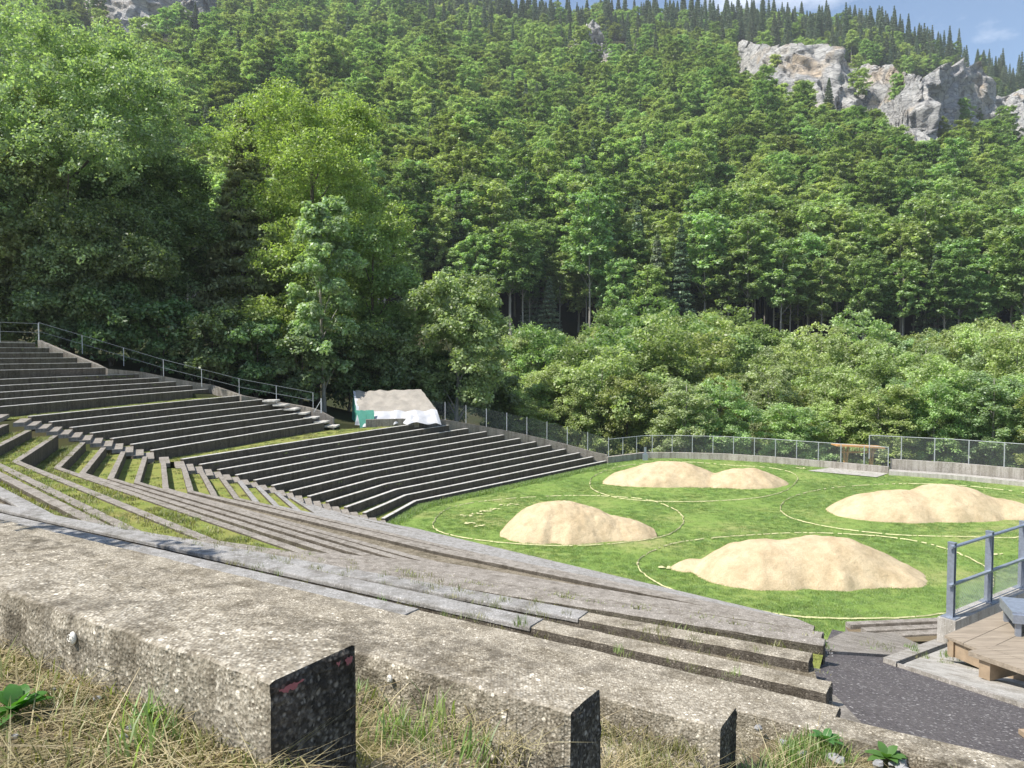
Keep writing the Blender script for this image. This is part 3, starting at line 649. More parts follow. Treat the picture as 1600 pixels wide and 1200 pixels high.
for j, (z, P) in enumerate(rowsN):
    near = j >= NR-7
    if j in nl: lb = nl[j]
    elif j < 12: lb = f'{ordn[j]} angled seating wall up from the field on the near side of the steps'
    elif j < 17: lb = f'{ordn[j-12]} narrow brown wall of the bundled rows below the grassy near walkway'
    else: lb = f'{ordn[j-17]} angled wall above the grassy near walkway, bending towards the asphalt'
    mt = M['near_conc'] if near else (M['mid_conc'] if j >= 9 else M['smooth_conc'])
    wd = .205 if j == NR-1 else .165 if near else (.2 if j < 12 else .19)
    if j == 4: wd = .78
    wd = {NR-5: .17, NR-6: .19, NR-7: .21}.get(j, wd)
    if near:
        # finer geometry on the stretch in front of the camera
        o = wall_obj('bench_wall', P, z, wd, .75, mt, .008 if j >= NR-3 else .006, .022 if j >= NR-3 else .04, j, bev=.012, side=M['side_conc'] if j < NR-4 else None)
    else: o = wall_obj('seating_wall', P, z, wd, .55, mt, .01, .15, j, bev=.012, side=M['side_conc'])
    tag(o, lb, 'bench wall' if near else 'seating wall', 'aggregate bench walls at the near end' if near else 'seating walls of the near block')
    if j in (NR-5, NR-6, NR-7):  # newer smooth slab laid on the left stretch
        s_end = {NR-5: -3.15, NR-6: -2.75, NR-7: -2.9}[j]; wd = {NR-5: .17, NR-6: .19, NR-7: .21}[j]
        Q = [P[1], P[2], P[2]+(P[3]-P[2])*((s_end-P[2]@d2)/((P[3]-P[2])@d2))]
        wall_obj('top_slab', Q, z+.010, wd+.008, .035, M['smooth_conc'], .003, .06, j, o)
    if j < 15: tread_strip(tG, P[1:], rowsN[j+1][1][1:], z-.08)
    if j in (NR-7, NR-6, NR-5): tread_strip(tA, P, rowsN[j+1][1], z-.075)
    elif j < NR-1: tread_strip(tN, P if j > 14 else P[:2], rowsN[j+1][1] if j > 14 else rowsN[j+1][1][:2], z-(.035 if 16 <= j <= 18 else .08 if j < 20 else .09 if j in (20, 21) else .24 if j > 18 else .10))
Pn = rowsN[-1][1]; tread_strip(tN, Pn, [p-n2*4 for p in Pn], rowsN[-1][0]-.17)
oG = tG.build('terrace_paving', M['gap_conc']); tag(oG, kind='structure')
oA = tA.build('terrace_gravel', M['gap_conc']); tag(oA, kind='structure')
oN = tN.build('terrace_soil', M['turf']); tag(oN, kind='structure')

# steps in the aisle between the two blocks
stairs = empty('aisle_steps', (float(Cp[0][0]), float(Cp[0][1])-1, fz[0]), 'long flight of pale concrete steps climbing between the two blocks of seating', 'steps')
Si = lambda k: (rowsN[k][1][0] if k < 12 else Cp[k]+(rowsN[11][1][0]-Cp[11]))
for k in range(0, 23):
    for h in (0, 1):
        t = h*.5; a = Cp[k]*(1-t)+Cp[k+1]*t; b = Si(k)*(1-t)+Si(k+1)*t; z = fz[k]*(1-t)+fz[k+1]*t-.06
        d = (b-a)/np.linalg.norm(b-a); o_ = np.array([d[1], -d[0]]); a_ = a+d*.06; b_ = b-d*.06; wd = .38
        m = MB(); q = [a_, b_, b_+o_*wd, a_+o_*wd]
        m.add([(*p, z-.16) for p in q]+[(*p, z) for p in q], [(3, 2, 1, 0), (4, 5, 6, 7), (0, 1, 5, 4), (1, 2, 6, 5), (2, 3, 7, 6), (3, 0, 4, 7)])
        x = m.build('step', M['mid_conc'], None); x.parent = stairs; x.matrix_parent_inverse.identity(); x.location = (-stairs.location[0], -stairs.location[1], -stairs.location[2])

# retaining walls along the stand's far edge
def edge_wall(name, P3, th, label):
    m = MB(); n = len(P3); V = []
    for i, p in enumerate(P3):
        a = np.array(P3[max(i-1, 0)][:2]); b = np.array(P3[min(i+1, n-1)][:2]); d = (b-a)/np.linalg.norm(b-a); o = np.array([-d[1], d[0]])
        if o[1] < 0: o = -o
        q = np.array(p[:2])+o*th
        V += [(p[0], p[1], p[2]-3.2), (p[0], p[1], p[2]), (q[0], q[1], p[2]), (q[0], q[1], p[2]-3.2)]
    F = []
    for i in range(n-1):
        for j in range(3): F.append((i*4+j, i*4+j+1, i*4+5+j, i*4+4+j))
    F += [(3, 2, 1, 0), tuple(range(4*n-4, 4*n))]
    m.add(V, F); o = m.build(name, M['mid_conc']); tag(o, label, 'wall'); return o
low = [(Ep[k][0]+.05, Ep[k][1]+.12, fz[k]+(.16 if k else .25)+.15) for k in range(0, 12)]; low[-1] = (low[-1][0]-.5, low[-1][1], low[-1][2])
edge_wall('retaining_wall', low, .3, 'sloping concrete retaining wall under the chain-link fence beside the far block')
up = [(Ep[k][0]+.05, Ep[k][1]+.15, fz[k]+.14) for k in range(14, 30)]; up = [(up[0][0]+1.3, up[0][1], up[0][2]-.55), (up[0][0]+.5, up[0][1], up[0][2]-.12)]+up
_x = np.array([p[0] for p in up]); _z = np.array([p[2] for p in up]); _c = np.polyfit(_x[2:], _z[2:], 2)
up = up[:2]+[(p[0], p[1], float(np.polyval(_c, p[0]))-.05) for p in up[2:]]
edge_wall('retaining_wall', up, .3, 'sloping concrete retaining wall under the plain railing at the top left')
tp = [np.array(p) for p in far_pts(29)]; tl = [(p[0]-.55, p[1]+.1, fz[29]+.12) for p in tp]
edge_wall('retaining_wall', [(tl[0][0], tl[0][1], tl[0][2]), (tl[2][0], tl[2][1], tl[2][2])], .25, 'straight low wall closing the topmost seating row at the left edge')
for k in range(1, 9):
    m = MB(); p = at(500+k*5, 648+k*2.5, 47.5); 
ps_ = empty('side_steps', at(515, 655, 47.3), 'short flight of thin concrete steps at the right end of the middle block', 'steps')
for k in range(7):
    m = MB(); z = -4.55+k*.26; X = -11.1-.62*k; m.box((X-ps_.location[0], 47.2-ps_.location[1], z-ps_.location[2]), (.75, 1.1, .09)); m.build('step', M['top_conc'], ps_)

# ------------------------------------------------------------------ field, rings, sawdust heaps
xs = np.linspace(-9, 46, 111); ys = np.linspace(16, 62, 93); X, Y = np.meshgrid(xs, ys)
Z = -8+.02*np.sin(X*.9)*np.cos(Y*.7); 
nx = len(xs); i = np.arange(len(ys)-1)[:, None]*nx+np.arange(nx-1)[None]
cent = np.stack([X[:-1, :-1], Y[:-1, :-1]], -1).reshape(-1, 2)
okc = (cent[:, 1] < edge_y(cent[:, 0])+.2)
F = np.stack([i, i+1, i+nx+1, i+nx], -1).reshape(-1, 4)[okc]
fo = np_mesh('grass_field', np.stack([X, Y, Z], -1).reshape(-1, 3), F, M['field'], smooth=True); tag(fo, kind='structure')
FZ = -7.97
RG = {'left': [(677, 818), (700, 795), (760, 783), (850, 776), (930, 775), (1010, 781), (1055, 797), (1068, 815), (1045, 835), (985, 847), (900, 853), (820, 851), (740, 843), (690, 832)],
      'middle': [(922, 755), (932, 742), (975, 728), (1060, 722), (1140, 727), (1200, 731), (1235, 738), (1246, 748), (1230, 765), (1190, 777), (1120, 783), (1040, 784), (970, 779), (930, 767)],
      'right': [(1220, 795), (1235, 778), (1290, 764), (1380, 757), (1470, 757), (1560, 765), (1640, 778), (1680, 800), (1660, 826), (1590, 840), (1500, 839), (1400, 836), (1310, 826), (1240, 811)],
      'front': [(997, 885), (1010, 866), (1060, 848), (1150, 838), (1260, 833), (1370, 838), (1450, 850), (1520, 875), (1552, 905), (1530, 940), (1460, 961), (1350, 967), (1230, 962), (1100, 938), (1025, 910)]}
RL = {'left': 'pale sawdust line ringing the heap nearest the dark stand', 'middle': 'pale sawdust line ringing the double heap by the back wall', 'right': 'pale sawdust line ringing the long heap on the right, behind the front one', 'front': 'pale sawdust line ringing the big heap closest to the benches'}
for k, P in RG.items():
    W_ = np.array([un(x, y, FZ) for x, y in P]); n = len(W_); C_ = []
    for i in range(n):
        p0, p1, p2, p3 = W_[(i-1) % n], W_[i], W_[(i+1) % n], W_[(i+2) % n]
        for t in np.linspace(0, 1, 26)[:-1]:
            C_.append(.5*((2*p1)+(-p0+p2)*t+(2*p0-5*p1+4*p2-p3)*t*t+(-p0+3*p1-3*p2+p3)*t**3))
    C_ = np.array(C_); m = MB(); q = len(C_)
    for i in range(q):
        a = C_[i]; b = C_[(i+1) % q]; d = b-a; L_ = np.linalg.norm(d); d /= L_; o = np.array([-d[1], d[0]])
        g = noise.noise(Vector((a[0]*1.7, a[1]*1.7, 0)))
        back = a[1] > W_[:, 1].mean()+.15*(W_[:, 1].max()-W_[:, 1].min())
        if noise.noise(Vector((a[0]*6.5, a[1]*6.5, 2)))+g*.5 > (.34 if not back else .12): continue
        s = .045+.03*noise.noise(Vector((a[0]*5, a[1]*5, 3))); w_ = .014+.045*abs(noise.noise(Vector((a[0]*9, a[1]*9, 1))))
        sh = o*.06*noise.noise(Vector((a[0]*3, a[1]*3, 8))); w0 = w_
        V = []
        for pp in (a-d*.03, (a+b)/2, b+d*.03):
            for u_, hz in ((-w0, 0), (0, .03), (w0, 0)):
                r_ = pp+o*u_*random.uniform(.7, 1.3)+sh; V.append((r_[0], r_[1], FZ+.012+hz))
        m.add(V, [(0, 3, 4, 1), (1, 4, 5, 2), (3, 6, 7, 4), (4, 7, 8, 5)])
    o = m.build('ring_line', M['line']); tag(o, RL[k], 'marking')
# loose sawdust scraps inside the rings
m = MB()
for (x, y) in [(745, 803), (760, 799), (772, 796), (728, 806), (735, 818), (750, 822), (790, 790), (805, 788), (1038, 887), (1050, 888), (985, 734), (975, 737), (1252, 732), (1560, 866)]:
    for q in range(7):
        p = un(x+random.uniform(-9, 9), y+random.uniform(-1.2, 1.2), FZ); r = random.uniform(.03, .08)
        V = [(p[0]+r*1.8*random.uniform(.6, 1)*math.cos(t), p[1]+r*random.uniform(.6, 1)*math.sin(t), FZ+.02) for t in np.linspace(0, 2*math.pi, 8)[:-1]]
        m.add(V+[(p[0], p[1], FZ+.05)], [(i, (i+1) % 7, 7) for i in range(7)])
o = m.build('spilled_sawdust', M['line']); tag(o, 'small scraps of sawdust spilled on the grass', kind='stuff')
def heap(label, cx, cy, a, b, hs_, peaks, seed, rz=0):
    """sawdust heap: bumps (x, y, rx, ry, h) relative to its centre"""
    n = 130; V = []
    for j in range(n+1):
        for i in range(n+1):
            x = (i/n-.5)*2.3*a; y = (j/n-.5)*2.3*b; h = 0
            for (px, py, rx, ry, ph) in peaks:
                an = math.atan2(y-py, x-px); wob = 1+.16*noise.noise(Vector((math.cos(an)*1.2, math.sin(an)*1.2+seed*3, px)))+.07*noise.noise(Vector((math.cos(an)*3.5, math.sin(an)*3.5+seed, px)))
                r = math.hypot((x-px)/rx, (y-py)/ry)/wob
                h = (h**7+max(0, ph*(1-r**1.9 if r < 1 else 0)*1.0)**7)**(1/7)
            hs = min(h, 10); hs = hs-.0
            k = Vector((x*.9, y*.9, seed)); f = .13*fbm(k, 4)+.045*noise.noise(k*9)+.05*abs(noise.noise(k*1.7+Vector((3, 3, 3))))
            z = hs+(f if hs > .02 else 0)*min(1, hs*3); z = z-.08 if hs <= .02 else max(z, .0)
            V.append((x, y, z))
    # soften the crests
    Z = np.array(V)[:, 2].reshape(n+1, n+1)
    for _ in range(2):
        Zs_ = Z.copy(); Zs_[1:-1, 1:-1] = (Z[1:-1, 1:-1]*2+Z[:-2, 1:-1]+Z[2:, 1:-1]+Z[1:-1, :-2]+Z[1:-1, 2:])/6; Z = Zs_
    Vn = np.array(V); Z = np.where(Z > 0, Z*hs_, Z); Vn[:, 2] = Z.ravel()
    F = []
    for j in range(n):
        for i in range(n):
            q = (j*(n+1)+i, j*(n+1)+i+1, (j+1)*(n+1)+i+1, (j+1)*(n+1)+i)
            if max(Vn[t_, 2] for t_ in q) > -.03: F.append(q)
    o = np_mesh('sawdust_heap', Vn, F, M['sawdust'], smooth=True); o.location = (cx, cy, FZ-.01); o.rotation_euler[2] = rz
    tag(o, label, 'sawdust heap', 'sawdust heaps inside the marked rings'); return o
def hp_c(xl, xr, yb):  # centre x and half width at base row
    l = un(xl, yb, FZ); r = un(xr, yb, FZ); return (l[0]+r[0])/2, l[1], (r[0]-l[0])/2
cx, cy, a = hp_c(797, 1006, 832)
heap('rounded pale sawdust heap nearest the dark stand', cx, cy, a, 1.9, .82, [(-1.1, .1, 2.4, 2.0, 1.62), (-.2, 0, 2.7, 1.9, 1.55), (1.4, -.1, 2.3, 1.5, .9)], 1)
cx, cy, a = hp_c(957, 1212, 754)
heap('double-humped sawdust heap farthest back by the curved wall', cx, cy, a, 2.1, .77, [(-1.7, .3, 3.6, 2.0, 1.6), (-.9, .3, 2.8, 1.9, 1.45), (2.9, -.4, 2.7, 1.7, 1.25), (-3.9, -.1, 1.8, 1.1, .5)], 2)
cx, cy, a = hp_c(1303, 1597, 802)
heap('long sawdust heap on the right, behind the front one', cx, cy, a, 2.2, .80, [(1.0, .2, 3.2, 2.2, 1.75), (-1.7, 0, 3.2, 2.1, 1.45), (3.6, -.1, 2.2, 1.5, .85)], 3)
cx, cy, a = hp_c(1073, 1430, 897)
heap('largest sawdust heap with a flat double top, closest to the benches', cx, cy, a, 2.2, .72, [(.9, .2, 3.0, 2.1, 1.80), (-1.35, .2, 2.6, 2.0, 1.68), (-3.6, .75, .9, .5, .5), (2.7, 0, 1.9, 1.5, .8)], 4)

# ------------------------------------------------------------------ back wall and fences
def wall3(name, pts, z0, z1, th, label, mt=None):
    m = MB(); n = len(pts); V = []
    for i, p in enumerate(pts):
        a = np.array(pts[max(i-1, 0)]); b = np.array(pts[min(i+1, n-1)]); d = (b-a)/np.linalg.norm(b-a); o = np.array([-d[1], d[0]])
        q = np.array(p)+o*th; V += [(p[0], p[1], z0), (p[0], p[1], z1), (q[0], q[1], z1), (q[0], q[1], z0)]
    F = [(i*4+j, i*4+j+1, i*4+5+j, i*4+4+j) for i in range(n-1) for j in range(3)]+[(3, 2, 1, 0), tuple(range(4*n-4, 4*n))]
    m.add(V, F); o = m.build(name, mt or M['wall_conc']); tag(o, label, 'wall'); return o
bw = [un(x, y, -8) for x, y in [(950, 724), (1008, 716.5), (1060, 716.5), (1130, 718.5), (1200, 723), (1290, 731), (1388, 740)]]
wall3('back_wall', bw, -8.6, -7.55, .3, 'low curved concrete wall round the far side of the field')
rw = [un(1388, 742, -8), un(1490, 749, -8), un(1600, 760, -8), un(1760, 776, -8)]; rw = [p+np.array([.5, .8]) for p in rw]
wall3('back_wall', rw, -8.6, -7.08, .3, 'taller straight concrete wall right of the orange timber shelter')
wall3('concrete_bench', [p-np.array([.55, .95]) for p in rw], -8.3, -7.72, .9, 'broad low concrete bench in front of the taller back wall', M['pad_conc'])
pad = MB(); q = [un(1262, 736, -7.985), un(1300, 731, -7.985), un(1388, 740, -7.985), un(1370, 746, -7.985)]; pad.add([(*p, -7.96) for p in q], [(0, 1, 2, 3)])
tag(pad.build('paving_slab', M['pad_conc']), kind='structure')
def fence(name, line, H, post_px, label, rails=(1.0,), chain=True, thick=.022, panel_lo=.05, group=None):
    """line: list of (x,y,z base); posts every post_px metres"""
    e = empty(name, line[0], label, 'fence', group); o0 = Vector(line[0])
    pts = [Vector(p)-o0 for p in line]; L_ = [0]
    for a, b in zip(pts, pts[1:]): L_.append(L_[-1]+(b-a).length)
    def P(s):
        for i in range(len(pts)-1):
            if s <= L_[i+1]+1e-6: return pts[i].lerp(pts[i+1], (s-L_[i])/(L_[i+1]-L_[i]))
        return pts[-1]
    n = max(1, round(L_[-1]/post_px)); ss = [L_[-1]*i/n for i in range(n+1)]
    for s_ in ss:
        m = MB(); p = P(s_); m.box((p.x, p.y, p.z+H/2-.04), (thick*2, thick*2, H+.08)); m.build('post', M['galv_far'], e)
    for r in rails:
        m = MB()
        for a, b in zip(pts, pts[1:]): m.bar(a+Vector((0, 0, H*r)), b+Vector((0, 0, H*r)), thick*.9, 6)
        m.build('rail', M['galv_far'] if chain else M['rail_dark'], e)
    if chain:
        m = MB()
        for a, b in zip(pts, pts[1:]): m.add([a+Vector((0, 0, panel_lo)), b+Vector((0, 0, panel_lo)), b+Vector((0, 0, H-.04)), a+Vector((0, 0, H-.04))], [(0, 1, 2, 3)])
        m.build('chain_link', M['chain'], e)
    return e
off = np.array([.05, .15])
fence('chain_link_fence', [(*(p+off), -7.55) for p in bw], 1.27, 1.5, 'long galvanised chain-link fence curving along the low back wall')
fence('chain_link_fence', [(*(p+off), -7.08) for p in ([rw[0]-np.array([1.1, -.6])]+rw)], 1.5, 2.05, 'raised galvanised chain-link fence on the taller back wall at the right')
fence('chain_link_fence', [(p[0]+.1, p[1]+.15, p[2]) for p in [low[-1], low[8], low[5], low[2], low[0]]], 1.25, 1.55, 'sloping chain-link fence without top rail beside the far block', rails=(), panel_lo=0)
fence('railing', [(p[0], p[1]+.15, p[2]) for p in [up[2], up[6], up[10], up[-1]]], 1.0, 2.3, 'sloping thin railing on the wall at the upper left of the stand', rails=(1.0, .5), chain=False, thick=.015)
fence('railing', [(up[-1][0], up[-1][1]+.1, fz[29]+.12), (tl[2][0]-.1, tl[2][1], fz[29]+.12)], 1.0, 2.3, 'level thin railing along the topmost row at the left edge', rails=(1.0, .5), chain=False, thick=.015)
g = empty('gate_post', at(502, 640, 47.4), 'short pale post with a brace beside the side steps', 'post')
m = MB(); m.box((0, 0, .25), (.07, .07, .9)); m.build('post', M['galv_far'], g); m = MB(); m.bar((-.45, 0, -.15), (0, 0, .6), .02); m.build('brace', M['galv_far'], g)
b_ = un(1008, 719, -8); g = empty('bollard', (*b_, -8), 'grey-blue square bollard standing against the back wall bend', 'bollard')
m = MB(); m.box((0, 0, .22), (.36, .3, .5)); m.build('base', M['galv'], g); m = MB(); m.box((0, 0, .7), (.16, .14, .5)); m.build('post', M['galv'], g)

# orange timber shelter behind the fence
bx, by, bz = at(1340, 727, 53.6); s_ = empty('timber_shelter', (bx, by, bz-.3), 'orange timber shelter with slanting legs behind the arena fence', 'shelter')
k = 53.6/1200; m = MB()
m.box((-.1, 0, 1.66), (74*k, 1.1, .10)); r_ = m.build('roof', M['timber_orange'], s_); r_.rotation_euler[1] = .05
for sx in (-19, 21):
    for dx in (-3, 3):
        m = MB(); m.bar((sx*k+dx*k*1.2, 0, 1.65), (sx*k+dx*k*.2, 0, 0), .085, 4); m.build('leg', M['timber_orange'], s_)
m = MB(); m.box((0, 0, 1.22), (52*k, .08, .12)); m.build('crossbeam', M['timber_orange'], s_)
m = MB()
for q in range(9): m.bar((-24*k+q*6*k, -.3, 1.5), (-22*k+q*6*k, -.1, 1.3), .035, 4)
m.build('rafter_ends', M['timber_orange'], s_)

# tarpaulin-covered shed between the blocks
def shed():
    Y = 50.5; k = Y/1200; base = at(606, 664, Y); s = empty('covered_shed', base, 'low shed draped in brown, white and green tarpaulins beside the stand', 'shed')
    W = 62*k
    def sheet(name, f, nu, nv, mt, th=.0):
        V = []; 
        for j in range(nv+1):
            for i in range(nu+1): V.append(f(i/nu, j/nv))
        F = [(j*(nu+1)+i, j*(nu+1)+i+1, (j+1)*(nu+1)+i+1, (j+1)*(nu+1)+i) for j in range(nv) for i in range(nu)]
        return np_mesh(name, V, F, mt, s, True)
    def roof(u, v):
        x = (-64+u*112)*k; z = 2.3+.12*u; ny = noise.noise(Vector((u*9, v*7, 0)))*.13
        return ((-60+u*(108+v*6)-v*-8*u)*k+v*.7, 1.6-v*2.3, (2.15+.12*u)-v*1.25+ny)
    sheet('roof_sheet', roof, 36, 16, M['tarp_brown'])
    def skirt(u, v):
        x0, y0, z0 = roof(u, 1); fold = .10*math.sin(u*38+3*noise.noise(Vector((u*6, 2, 0))))+.1*noise.noise(Vector((u*14, v*3, 5)))
        return (x0+v*(-.1+.45*u)+fold*.2, y0-.08-v*.55+fold*v, z0+.03-v*(.85+.1*math.sin(u*7)))
    sheet('white_tarpaulin', skirt, 90, 14, M['tarp_white'])
    def left(u, v):
        a = Vector(roof(0, u)); n_ = .08*noise.noise(Vector((u*8, v*8, 3)))+.06*math.sin(u*22)*v
        return (a.x-.06-.15*v+n_+u*v*.35, a.y-.02, a.z*(1-v)+v*-.45+.02)
    sheet('green_tarpaulin', left, 30, 14, M['tarp_green'])
    def strip(u, v):
        a = Vector(roof(.0, u)); return (a.x-.08+v*.3, a.y-.03, a.z-.0-.1*v+.04+.03*math.sin(u*20))
    sheet('white_edge', strip, 20, 4, M['tarp_white'])
    m = MB(); m.box((-.1, .75, .35), (W*1.3, 1.3, 1.1)); m.build('wall', M['bark'], s)
    def front(u, v):
        a = Vector(skirt(u*.22, 0)); return (a.x-.1+v*(.55-u*.2)+.06*math.sin(u*14+v*5), a.y-.28-.5*v, a.z*(1-v)-v*.62+.1+.05*noise.noise(Vector((u*9, v*9, 0))))
    sheet('green_flap', front, 20, 14, M['tarp_green'])
shed()
m = MB(); a = np.array(at(572, 659, 48.6)[:2]); 
o = wall_obj('low_wall', [np.array(at(655, 655, 49.6)[:2]), a], -4.28, .18, .6, M['mid_conc']); tag(o, 'short pale concrete wall in front of the covered shed', 'wall')

# ------------------------------------------------------------------ right-hand corner: asphalt, pad, deck, railing
def az(x, y): return -2.40-.27*((y-5.5)*.8+(x-2.3)*.6)
pv = np.linspace(3.0, 11.2, 50); V = []; ns_ = 70
for p in pv:
    s0 = -.72-(p-3)*.135
    for q in range(ns_+1):
        xy = ps(p, s0+(9-s0)*q/ns_); V.append((xy[0], xy[1], az(*xy)))
i = np.arange(len(pv)-1)[:, None]*(ns_+1)+np.arange(ns_)[None]; F = np.stack([i, i+1, i+ns_+2, i+ns_+1], -1).reshape(-1, 4)
F = np.array([f for f in F if V[f[0]][1] < 10.2])
ao = np_mesh('asphalt_path', V, F, M['asphalt']); tag(ao, kind='structure')
def on_ramp(x, y):  # sight line meets the ramp
    lo, hi = 1., 40.
    for _ in range(60):
        md = (lo+hi)/2; p = at(x, y, md)
        if p[2] > az(p[0], p[1]): lo = md
        else: hi = md
    return at(x, y, lo)
def patch(name, px, mt, dz=.004, th=0):
    P = [on_ramp(*q) for q in px]; m = MB(); n = len(P)
    if th:
        m.add([(p[0], p[1], p[2]+dz-th) for p in P]+[(p[0], p[1], p[2]+dz) for p in P], [tuple(range(n))[::-1], tuple(range(n, 2*n))]+[(i, (i+1) % n, n+(i+1) % n, n+i) for i in range(n)])
    else: m.add([(p[0], p[1], p[2]+dz) for p in P], [tuple(range(n))])
    o = m.build(name, mt); tag(o, kind='structure'); return o
patch('concrete_slab', [(1405, 1041), (1480, 1012), (1760, 960), (1800, 1165)], M['pad_conc'], .02, .3)
patch('slab_edge', [(1380, 1035), (1476, 998), (1479, 1010), (1400, 1042)], M['wall_conc'], .05, .4)
patch('slab_edge', [(1380, 1035), (1402, 1041), (1800, 1166), (1800, 1172)], M['wall_conc'], .035, .3)
dr = patch('drain_channel', [(1402, 1041), (1479, 1011.5), (1480, 1013.5), (1406, 1043)], M['dark'], .032)
patch('concrete_paving', [(1288, 1006), (1320, 990), (1400, 993), (1440, 1012), (1402, 1028), (1300, 1022)], M['mid_conc'], .03, .6)
# kerb strip beside the bench ends
patch('concrete_strip', [(1300, 1092), (1306, 1095), (1348, 1140), (1322, 1142), (1303, 1126)], M['mid_conc'], .03, .3)
ww_ = []
# low walls at the head of the far steps
for i, (xl, yl, xr, yr, z) in enumerate([(1321, 971, 1478, 964, -6.35), (1345, 980, 1478, 974, -5.9), (1372, 988, 1478, 982, -5.4)]):
    a = un(xl, yl, z); b = un(xr, yr, z)
    ww_.append((a, b, z))
    o = wall_obj('seating_wall', [a, b], z, .22, .5, M['mid_conc'], .006, .15, i+70)
    tag(o, ['pale', 'middle', 'upper'][i]+' short wall left of the near railing, beyond the asphalt', 'seating wall', 'short walls beyond the asphalt')
m = MB()
for (a, b, z), (a2, b2, z2) in zip(ww_, ww_[1:]): m.add([(*a, z-.12), (*b, z-.12), (*b2, z-.05), (*a2, z-.05)], [(0, 3, 2, 1)])
a, b, z = ww_[-1]; c_ = on_ramp(1478, 1000); d_ = on_ramp(1395, 1000); m.add([(*a, z-.12), (*b, z-.12), (c_[0], c_[1], c_[2]-.02), (d_[0], d_[1], d_[2]-.02)], [(0, 3, 2, 1)])
tag(m.build('gravel_slope', M['soil']), kind='structure')
# concrete upstand with the railing
A = np.array([6.02, 10.5]); D = np.array([.815, .58]); D /= np.linalg.norm(D); Nn = np.array([D[1], -D[0]])
um = MB(); zt = -3.7
q = [A-Nn*.12, A+D*9-Nn*.12, A+D*9+Nn*.12, A+Nn*.12]; um.add([(*p, zt-2.6) for p in q]+[(*p, zt) for p in q], [(3, 2, 1, 0), (4, 5, 6, 7), (0, 1, 5, 4), (1, 2, 6, 5), (2, 3, 7, 6), (3, 0, 4, 7)])
uo = um.build('upstand_wall', M['pad_conc']); tag(uo, 'clean concrete upstand carrying the near galvanised railing', 'wall')
q0 = A+D*.12; rl = empty('metal_railing', (*q0, zt), 'galvanised flat-bar railing with mesh infill in front of the field at the right', 'railing', rz=math.atan2(D[1], D[0]))
SP = 1.15; Hh = 1.05
for i in range(6):
    p = empty('post', (i*SP, 0, 0)); p.parent = rl
    if i == 0: pass
    bpy.data.objects.remove(p); m = MB()
    m.box((i*SP-.028, 0, Hh/2), (.012, .09, Hh)); m.box((i*SP+.028, 0, Hh/2), (.012, .09, Hh)); m.box((i*SP, .03, Hh/2), (.05, .01, Hh)); m.box((i*SP, 0, Hh+.005), (.075, .10, .01))
    po = m.build('post', M['galv'], rl); m = MB(); m.box((i*SP, 0, .008), (.17, .2, .014)); m.build('base_plate', M['galv'], po)
m = MB(); m.bar((-.08, -.02, Hh-.05), (5*SP, -.02, Hh-.05), .024, 10); m.build('top_rail', M['galv'], rl, False)
m = MB(); m.box((2.5*SP-.04, -.02, .47), (5*SP+.1, .05, .028)); m.build('middle_rail', M['galv'], rl)
m = MB(); m.bar((0, -.02, .035), (5*SP, -.02, .035), .008, 5); m.build('bottom_wire', M['wire'], rl)
m = MB(); x = -.42
while x < 5*SP:
    for sgn in (1, -1):
        x0, x1 = (x, x+.42) if sgn > 0 else (x+.42, x); z0, z1 = .04, .46
        a = [x0, z0]; b = [x1, z1]
        if min(x0, x1) < 0:
            if max(x0, x1) <= 0: continue
            t = (0-x0)/(x1-x0); zc = z0+(z1-z0)*t
            if x0 < 0: a = [0, zc]
            else: b = [0, zc]
        m.bar((a[0], .0 if sgn > 0 else -.005, a[1]), (b[0], .0 if sgn > 0 else -.005, b[1]), .0022, 3)
    x += .055
m.build('wire_mesh', M['wire'], rl)
# timber deck with a raised front step
def prism(m, P, z0, z1):
    n = len(P); m.add([(p[0], p[1], z0) for p in P]+[(p[0], p[1], z1) for p in P], [tuple(range(n))[::-1], tuple(range(n, 2*n))]+[(i, (i+1) % n, n+(i+1) % n, n+i) for i in range(n)])
zd = -2.99
dk = empty('timber_deck', (*un(1478, 993, zd), zd-.16), 'weathered board deck in the corner under the near railing', 'deck'); o3 = np.array([dk.location[0], dk.location[1]])
P0 = un(1476, 992.5, zd); P1 = un(1570, 953, zd); P2 = un(1520, 1011, zd)
du = (P1-P0)/np.linalg.norm(P1-P0); dv = (P2-P0); dv = dv-du*(dv@du); dv /= np.linalg.norm(dv); dv = (P2-P0)/np.linalg.norm(P2-P0)
dz0 = dk.location[2]
for i in range(9):
    m = MB(); a = P0+dv*i*.232-o3; b = a+du*4.2; c = b+dv*.226; d = a+dv*.226; prism(m, [a, b, c, d][::-1], zd-.03-dz0, zd-dz0); m.build('board', M['planks'], dk)
m = MB(); a = P0+dv*.02+du*.03-o3; b = a+dv*2.0; prism(m, [a, b, b+du*.06, a+du*.06], zd-.20-dz0, zd-.032-dz0); m.build('end_board', M['timber'], dk)
m = MB(); a = P0+dv*.05-o3; prism(m, [a, a+du*4, a+du*4+dv*.06, a+dv*.06], zd-.2-dz0, zd-.032-dz0); m.build('joist', M['timber'], dk)
zs = -2.78
st = empty('timber_step', (*un(1515, 1020, zs), zs-.25), 'low board bench step in front of the deck at the right edge', 'step'); o4 = np.array([st.location[0], st.location[1]]); sz = st.location[2]
Q0 = un(1513, 1017, zs); Q1 = un(1563, 1007, zs); Q2 = un(1600, 1047, zs); Q3 = un(1600, 1008+8, zs)
sv = (Q2-Q0)/np.linalg.norm(Q2-Q0); su = (Q1-Q0)/np.linalg.norm(Q1-Q0)
for i in range(2):
    m = MB(); a = Q0+su*i*.235-o4; prism(m, [a, a+sv*3.0, a+sv*3.0+su*.228, a+su*.228], zs-.045-sz, zs-sz); m.build('board', M['planks'], st)
